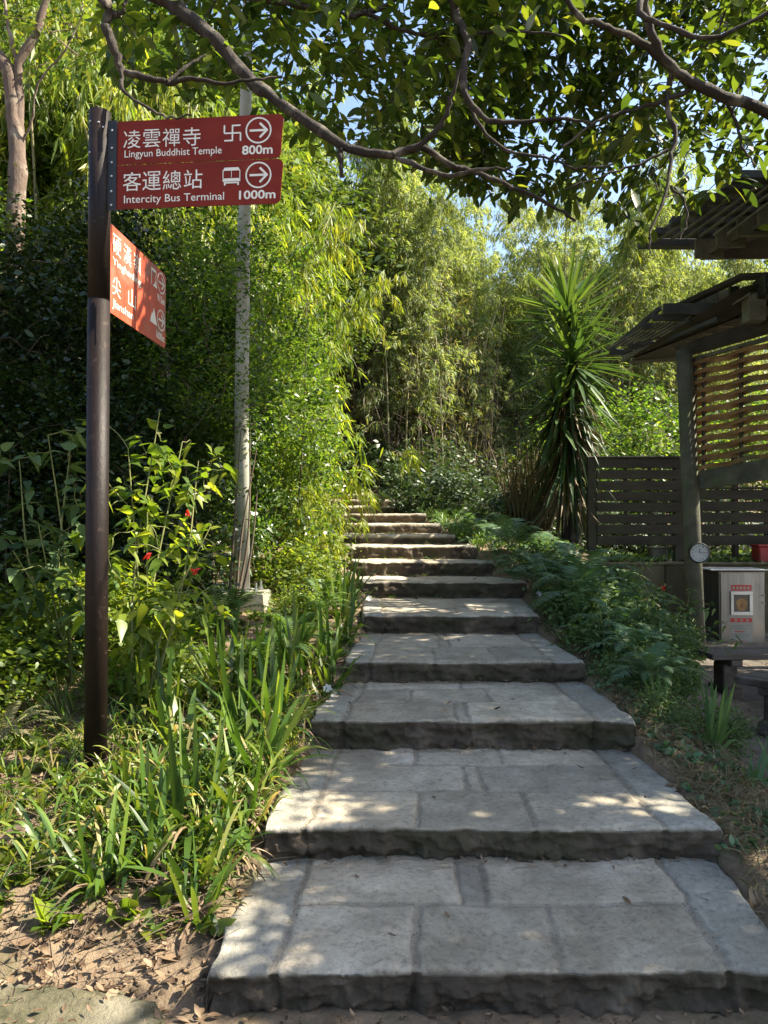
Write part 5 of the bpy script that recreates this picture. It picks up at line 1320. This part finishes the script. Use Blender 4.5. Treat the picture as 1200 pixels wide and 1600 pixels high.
def litter(name, label, pts, L, W, mat, flat=.35):
    lb = LB(); n = len(pts); a = rng.uniform(0, 6.28, n); el = rng.normal(.1, flat, n)
    d = np.stack([np.cos(a) * np.cos(el), np.sin(a) * np.cos(el), np.sin(el)], 1); s_ = rng.uniform(.5, 1.25, n)
    lb.add(pts + np.stack([0 * a, 0 * a, rng.uniform(.004, .022, n)], 1), d, norm(rng.normal(0, .35, (n, 3)) + [0, 0, 1.0]), L * s_, W * s_ * rng.uniform(.7, 1.2, n), ELLIPSE, 0, .35, curl=rng.uniform(-.5, .5, n))
    o = lb.build(name, M[mat]); tag(o, label, 'leaves', kind='stuff')
litter('fallen_leaves', 'brown leaf litter on the ground left of the first steps', scatter(13000, -3.2, -.4, 1.9, 5.2, lambda x, y: left(.0)(x, y) & ((x > -1.15) | (rng.random(len(x)) < .45))), .036, .016, 'brown_leaf')
litter('fallen_leaves', 'scattered dry leaves in front of the first step', scatter(700, -1.0, 1.6, 1.9, 2.27), .026, .012, 'brown_leaf', .1)
litter('fallen_leaves', 'dry leaves on the bank right of the steps', scatter(1300, 1.1, 3.0, 2.6, 9, right(.0, .9)), .05, .022, 'brown_leaf')
# dry grass blades, twigs and leaf bits caught in the corners of the treads
tb = TB()
for n in range(0, 9):
    y1 = STEPS[n + 1][0]; z = STEPS[n][1]
    for i_ in range(46 if n < 4 else 20):
        x = rng.uniform(STEPS[n][2] + .02, STEPS[n][3] - .05) if rng.random() < .55 else rng.normal(.35, .18); y = y1 - abs(rng.normal(0, .035)) - .012
        a = rng.normal(0, .5); l = rng.uniform(.02, .09); c = np.array([x, y, z + .007 + rng.uniform(0, .008)]); d = np.array([math.cos(a), math.sin(a) * .6, rng.uniform(-.03, .08)]) * l
        tb.add(np.array([c - d, c + rng.normal(0, .004, 3) * [1, 1, .4], c + d]), [.0008, .0013, .0007], 3)
    for i_ in range(16 if n < 3 else 5):
        x = rng.uniform(STEPS[n][2] + .05, STEPS[n][3] - .1); y = rng.uniform(STEPS[n][0] + .05, y1 - .05); a = rng.uniform(0, 3.14); l = rng.uniform(.01, .06)
        c = np.array([x, y, z + .008]); d = np.array([math.cos(a), math.sin(a), 0]) * l; tb.add(np.array([c - d, c + [0, 0, .002], c + d]), [.0006, .001, .0006], 3)
o = tb.build('twigs', surf_mat('straw', (.20, .15, .09), (.38, .31, .2), bump=0)); tag(o, 'dry straw and twigs caught on the treads of the steps', 'twigs', kind='stuff')
lp = []
for n in range(0, 9):
    k_ = 60 if n < 4 else 40; y1 = STEPS[n + 1][0]
    x = rng.uniform(STEPS[n][2], STEPS[n][3], k_); y = y1 - np.abs(rng.normal(0, .03, k_)) - .01
    lp.append(np.stack([x, y, np.full(k_, STEPS[n][1] + .002)], 1))
litter('leaf_debris', 'small dry leaf fragments along the back of the treads', np.concatenate(lp), .022, .010, 'brown_leaf', .15)
lp = []
for n in range(0, 6):
    k_ = 9; y1 = STEPS[n + 1][0]
    lp.append(np.stack([rng.uniform(STEPS[n][2], STEPS[n][3], k_), rng.uniform(STEPS[n][0] + .05, y1, k_), np.full(k_, STEPS[n][1] - .004)], 1))
litter('fallen_leaves', 'few single dry leaves lying on the stone treads', np.concatenate(lp), .045, .02, 'brown_leaf', .1)
tb = TB()
for i_ in range(260):
    x = rng.uniform(-2.0, -.5); y = rng.uniform(2.2, 4.2); 
    if x > xl_(y): continue
    c = np.array([x, y, gnd(x, y) + rng.uniform(.02, .09)]); d = rdir(1, -.2, .5)[0] * rng.uniform(.04, .2); tb.add(np.array([c - d, c + rng.normal(0, .012, 3), c + d]), [.0012, .0018, .001], 3)
o = tb.build('twigs', M['twig']); tag(o, 'thin brown twigs and roots over the left leaf litter', 'twigs', kind='stuff')
fd_ = fern('grey-green feathery plant with dry tips left of the signpost foot', .42, 26, 'olive_fern', None, 'feathery_plant', arch=.5, pin=.07)
place(fd_, -1.92, 3.75, 0, 1.0, .05, first=True)
weeds('ground_cover', 'broad-leaved seedlings on the leaf litter at the lower left', scatter(260, -2.2, -.6, 2.5, 3.9, left(.05)), .085, .045, 'pale_leaf', 6, up=.5, prof=HEART)
weeds('grass', 'long green blades between the irises', scatter(260, -1.4, -.3, 2.75, 4.6, left(.02)), .30, .014, 'strap_leaf', 7, up=1.2, prof=STRAP, droop=(.3, 1.0))
sd = iris(.13, 9, .06, 'pale_leaf', 'small broad-leaved seedling alone on the litter near the kerb stone', None, dead=0, name='seedling', spread=.02)
place(sd, -1.12, 2.55, 0, 1.0, .01, first=True); sd['category'] = 'plant'
gp = np.array(GRIT); gp = gp + rng.normal(0, .002, gp.shape) * [1, 1, 0] + [0, 0, .001]
kp = np.stack([rng.uniform(-1.7, -.75, 60), rng.uniform(1.98, 2.3, 60), np.full(60, .105)], 1)
litter('fallen_leaves', 'few dry leaves lying on the mossy kerb stone', kp[(np.abs(kp[:, 0] + 1.22) < .5)], .03, .014, 'brown_leaf', .1)
litter('fallen_leaves', 'large pale dead leaves on the litter between irises and kerb stone', scatter(110, -1.6, -.5, 2.2, 3.3, left(.0)), .068, .034, 'brown_leaf', .08)
# small pebbles and clods
V0 = []; F0 = []; n0 = 0
ico = np.array([[1, 0, 0], [-1, 0, 0], [0, 1, 0], [0, -1, 0], [0, 0, 1], [0, 0, -1]], float); icf = np.array([[0, 2, 4], [2, 1, 4], [1, 3, 4], [3, 0, 4], [2, 0, 5], [1, 2, 5], [3, 1, 5], [0, 3, 5]])
pts = np.concatenate([scatter(1300, -2.6, -.5, 1.9, 4.0, left(.0)), scatter(1500, 1.3, 4.5, 2.2, 8, right(.1, 4))])
sz = rng.uniform(.004, .016, len(pts)) * (1 + (rng.random(len(pts)) > .97) * 1.5)
Vp = pts[:, None] + ico[None] * (sz[:, None, None] * rng.uniform(.6, 1.2, (len(pts), 6, 1)) * [1.2, 1, .7]); Fp = (np.arange(len(pts)) * 6)[:, None, None] + icf[None]
o = mesh_obj('gravel', Vp.reshape(-1, 3), Fp.reshape(-1, 3), M['soil']); tag(o, 'loose clods and pebbles on the bare earth', 'gravel', kind='stuff')

gs = rng.uniform(.0012, .0042, len(gp)); Vp = gp[:, None] + ico[None] * (gs[:, None, None] * rng.uniform(.6, 1.2, (len(gp), 6, 1))); Fp = (np.arange(len(gp)) * 6)[:, None, None] + icf[None]
o = mesh_obj('grit', Vp.reshape(-1, 3), Fp.reshape(-1, 3), surf_mat('grit_grains', (.12, .09, .06), (.34, .29, .22), scale=60, bump=0)); tag(o, 'fine grit gathered in the joints between the step stones', 'grit', kind='stuff')

# ------------------------------------------------------------------ overhanging trees
def limbs(tb, lst):
    nodes = []
    for pts, r0, r1 in lst:
        c = bez(pts, 4 * len(pts)); jit = rng.normal(0, .004, c.shape); c = c + jit
        tb.add(c, np.linspace(r0, r1, len(c)) * (1 + rng.normal(0, .09, len(c))), 9); nodes += list(c)
    return nodes
def pp(lst, d0, d1):
    n = len(lst); return [P(a, b, d0 + (d1 - d0) * i / max(1, n - 1)) for i, (a, b) in enumerate(lst)]
LOWX = [100, 160, 200, 330, 430, 500, 560, 650, 760, 830, 900, 960, 1040, 1100, 1200]
LOWY = [30, 100, 135, 150, 185, 225, 240, 275, 305, 325, 315, 340, 400, 330, 235]
BRIGHT = [(175, 600, 355, 900), (90, 960, 560, 1420), (165, 345, 262, 540), (400, 330, 560, 880), (140, 440, 172, 690), (0, 1250, 380, 1600)]
def shadow_px(q):
    lam = (q[0] + 1.15) / S[0]; s_ = q - lam * S
    if s_[1] < .5: return None
    return 600 + s_[0] / s_[1] * F, 820 - (s_[2] - CAMZ) / s_[1] * F
def visible_targets(n, x0, x1, dens):
    out = []; 
    while len(out) < n:
        px_ = rng.uniform(x0, x1); lo = np.interp(px_, LOWX, LOWY); py_ = rng.uniform(-90, lo - 8)
        if rng.random() > dens(px_, py_): continue
        ok = None
        for k_ in range(10):
            d_ = rng.uniform(4.15, 6.3); q = P(px_, py_, d_); s_ = shadow_px(q)
            if s_ is None or not any(a <= s_[0] <= c and b <= s_[1] <= d2 for a, b, c, d2 in BRIGHT): ok = q; break
        if ok is None and rng.random() < .45: ok = P(px_, py_, rng.uniform(4.15, 6.3))
        if ok is not None: out.append(ok)
    return np.array(out)

OBOV = [(0, .06), (.15, .35), (.35, .8), (.6, 1), (.8, .82), (.93, .45), (1, .03)]
lt = empty('overhanging_tree', (-3.3, 2.9, gnd(-3.3, 2.9)), 'broad-leaved tree whose lit crooked limb crosses above the red boards', 'tree')
tb = TB(); trunk_top = np.array([-2.9, 3.3, 4.3])
nodes = limbs(tb, [([(-3.3, 2.9, gnd(-3.3, 2.9) - .2), (-3.25, 2.95, 2.0), (-3.1, 3.1, 3.4), trunk_top], .15, .09),
    ([trunk_top, (-2.3, 3.8, 4.75)] + pp([(235, -12), (290, 25), (335, 62), (385, 118), (430, 155), (500, 205), (560, 236), (615, 243)], 4.2, 3.9), .052, .021),
    (pp([(615, 243), (660, 232), (700, 255), (750, 272), (800, 292), (860, 318), (900, 345)], 3.9, 4.2), .022, .007),
    (pp([(615, 243), (655, 226), (690, 192), (704, 155), (720, 110)], 3.9, 3.7), .018, .008),
    (pp([(620, 245), (650, 258), (700, 275), (745, 265), (800, 262)], 3.9, 3.6), .016, .006),
    (pp([(532, 232), (533, 255), (534, 276)], 3.95, 3.93), .014, .011),
    ([trunk_top + [.1, .0, -.1], (-2.2, 3.6, 4.6)] + pp([(150, -15), (165, 40), (181, 80), (190, 106), (225, 121), (262, 128), (300, 124), (350, 128), (400, 125), (440, 118)], 3.6, 3.7), .03, .005),
    (pp([(165, 25), (185, 22), (195, 5), (205, -20)], 3.6, 3.6), .014, .007),
    (pp([(190, 106), (192, 140), (225, 165), (260, 182), (300, 180)], 3.6, 3.5), .010, .004),
    (pp([(262, 128), (290, 105), (320, 85)], 3.6, 3.7), .010, .005),
    (pp([(300, -30), (400, -4), (470, 8), (540, 25), (590, 15), (640, -12)], 4.6, 4.4), .028, .012),
    (pp([(575, 22), (640, 50), (700, 53), (800, 48), (880, 55)], 4.4, 4.3), .014, .006),
    (pp([(650, 52), (700, 68), (740, 90)], 4.4, 4.3), .010, .006)])
dens = lambda x, y: .55 if x < 300 else (.8 if x < 450 else 1.0)
tg = visible_targets(500, 160, 800, dens)
pts, dirs = colonize(tb, nodes, tg, .007, .0022)
tb.build('trunk', M['bark'], lt)
lb = LB(); rosettes(lb, pts, dirs, 8, .115, .050, OBOV, spread=.75, droop=(.0, .5), fold=.14, jit=.05)
lb.build('crown', M['canopy_leaf'], lt)

rt = empty('overhanging_tree', (5.2, 3.2, gnd(5.2, 3.2)), 'broad-leaved tree reaching in from the right, dark against the sky', 'tree')
tb = TB(); tt_ = np.array([4.3, 3.7, 3.9])
nodes = limbs(tb, [([(5.2, 3.2, -.2), (5.1, 3.3, 1.6), (4.8, 3.5, 3.0), tt_], .17, .11),
    ([tt_, (3.2, 4.1, 4.0)] + pp([(1270, 205), (1200, 176), (1130, 150), (1085, 130), (1050, 105), (1025, 70), (1012, 30), (1008, -20)], 4.3, 4.0), .040, .020),
    (pp([(1050, 105), (1000, 66), (965, 50), (935, 38), (905, 25), (880, -10)], 4.2, 4.0), .022, .014),
    (pp([(1050, 105), (1042, 160), (1055, 212), (1046, 250), (1042, 300), (1020, 350), (1014, 395)], 4.2, 4.0), .018, .004),
    (pp([(1046, 290), (1070, 315), (1072, 350), (1060, 375)], 4.0, 4.0), .008, .004),
    (pp([(1008, -20), (1000, 20), (1040, 40), (1110, 60), (1200, 20)], 4.0, 3.8), .02, .010),
    (pp([(700, -25), (716, 30), (731, 72), (724, 108), (727, 145), (755, 183), (800, 192), (870, 186), (925, 190)], 4.3, 4.1), .030, .008),
    (pp([(880, -10), (820, -20), (760, -30), (700, -25)], 4.0, 4.3), .024, .030),
    (pp([(727, 145), (750, 200), (790, 235), (850, 245), (900, 262), (960, 255)], 4.3, 4.1), .013, .005),
    (pp([(1085, 130), (1060, 150), (1010, 165), (960, 180), (930, 190), (880, 230)], 4.2, 4.1), .014, .006),
    (pp([(1130, 150), (1150, 190), (1160, 230), (1180, 260)], 4.3, 4.2), .012, .005),
    (pp([(1045, 235), (1000, 255), (940, 275), (880, 295)], 4.1, 4.1), .009, .004),
    ([tt_, (4.4, 3.0, 4.6), (4.6, 2.0, 5.0), (4.4, 1.0, 5.2)], .07, .03), ([tt_, (3.8, 4.4, 4.6), (3.9, 5.4, 4.9), (4.2, 6.6, 4.9)], .06, .02),
    ([(4.4, 3.0, 4.6), (3.8, 2.6, 4.6), (3.3, 2.2, 4.5)], .04, .015), ([tt_, (4.9, 3.9, 4.9), (5.4, 4.4, 5.5)], .05, .02)])
tg = visible_targets(800, 680, 1290, lambda x, y: (1.0 if y < 260 else .7) * (.7 if x > 1020 and y > 50 else 1))
# the part of the crown outside the picture: it throws the shade on the stairs and the yard
SH = []
HOLES = [(1.12, 3.25, .24, .14), (-.35, 3.4, .18, .10), (.9, 4.02, .25, .04), (-.2, 6.9, .45, .30), (.7, 5.6, .15, .1), (-.2, 9.2, .6, .5), (2.0, 3.0, .25, .12), (.05, 7.0, .65, .5), (-.35, 3.2, .2, .3), (.75, 6.6, .3, .12), (1.1, 3.3, .3, .18)]
while len(SH) < 6500:
    gx_, gy_ = rng.uniform(-.42, 4.6), rng.uniform(.6, 7.4); z_ = rng.uniform(3.3, 5.3)
    g0 = float(np.interp(gy_, SY, SZ)) * (1 if gx_ < 1.4 else .4)
    if any(((gx_ - a) / c) ** 2 + ((gy_ - b) / d_) ** 2 < 1 for a, b, c, d_ in HOLES): continue
    lam = (z_ - g0) / S[2]; q = np.array([gx_, gy_, g0]) + S * lam
    px_ = 600 + q[0] / max(q[1], .3) * F
    if px_ < 1260 and q[1] > .3: continue
    SH.append(q)
n_sh = len(SH)
while len(SH) < n_sh + 3200:                                         # high crown added out of view to shade the left part of the hedge
    q = np.array([-2.8, rng.uniform(4.3, 7.7), rng.uniform(.9, 4.8)]); q = q + S * ((rng.uniform(6.0, 7.6) - q[2]) / S[2])
    if CAMZ + (820 + 60) / F * q[1] > q[2]: continue
    SH.append(q)
tg2 = np.array(SH)
pts, dirs = colonize(tb, nodes, np.concatenate([tg, tg2[:500]]), .008, .0022)
tb.build('trunk', M['bark'], rt)
lb = LB(); rosettes(lb, pts, dirs, 8, .118, .056, OBOV, spread=.72, droop=(.1, .7), fold=.14, jit=.05)
rosettes(lb, tg2[500:], norm(rdir(len(tg2) - 500) + [0, 0, .2]), 11, .118, .054, ELLIPSE, spread=.8, droop=(.1, .5), fold=0, jit=.10)
lb.build('crown', M['canopy_leaf'], rt)

# forked pale trunk at the upper left
ft = empty('forked_tree', (-3.6, 7.2, gnd(-3.6, 7.2)), 'pale forked trunk standing in the upper left corner', 'tree')
tb = TB(); D5 = 7.2
nodes = limbs(tb, [([(-3.63, 7.2, gnd(-3.6, 7.2) - .1), P(18, 700, D5), P(22, 400, D5), P(28, 270, D5), P(22, 180, D5), P(12, 110, D5), P(-15, 70, D5), P(-60, -60, D5)], .10, .055),
    (pp([(28, 270), (30, 160), (30, 100), (55, 55), (75, -5), (110, -80)], D5, D5), .05, .03),
    (pp([(30, 110), (18, 60), (8, 10), (0, -60)], D5, D5), .022, .015),
    (pp([(30, 230), (50, 190), (60, 130), (100, 80), (130, 20)], D5, 7.0), .012, .006), (pp([(40, 215), (20, 200), (0, 170)], D5, D5), .007, .004)])
tg = np.array([P(rng.uniform(-60, 150), rng.uniform(-160, 120), rng.uniform(6.5, 8.2)) for _ in range(150)])
pts, dirs = colonize(tb, nodes, tg, .008, .002)
tb.build('trunk', M['bark_pale'], ft, )
lb = LB(); rosettes(lb, pts, dirs, 10, .09, .038, ELLIPSE, jit=.08); lb.build('crown', M['dark_leaf'], ft)
print('objects', len(bpy.data.objects), 'verts', sum(len(m.vertices) for m in bpy.data.meshes))
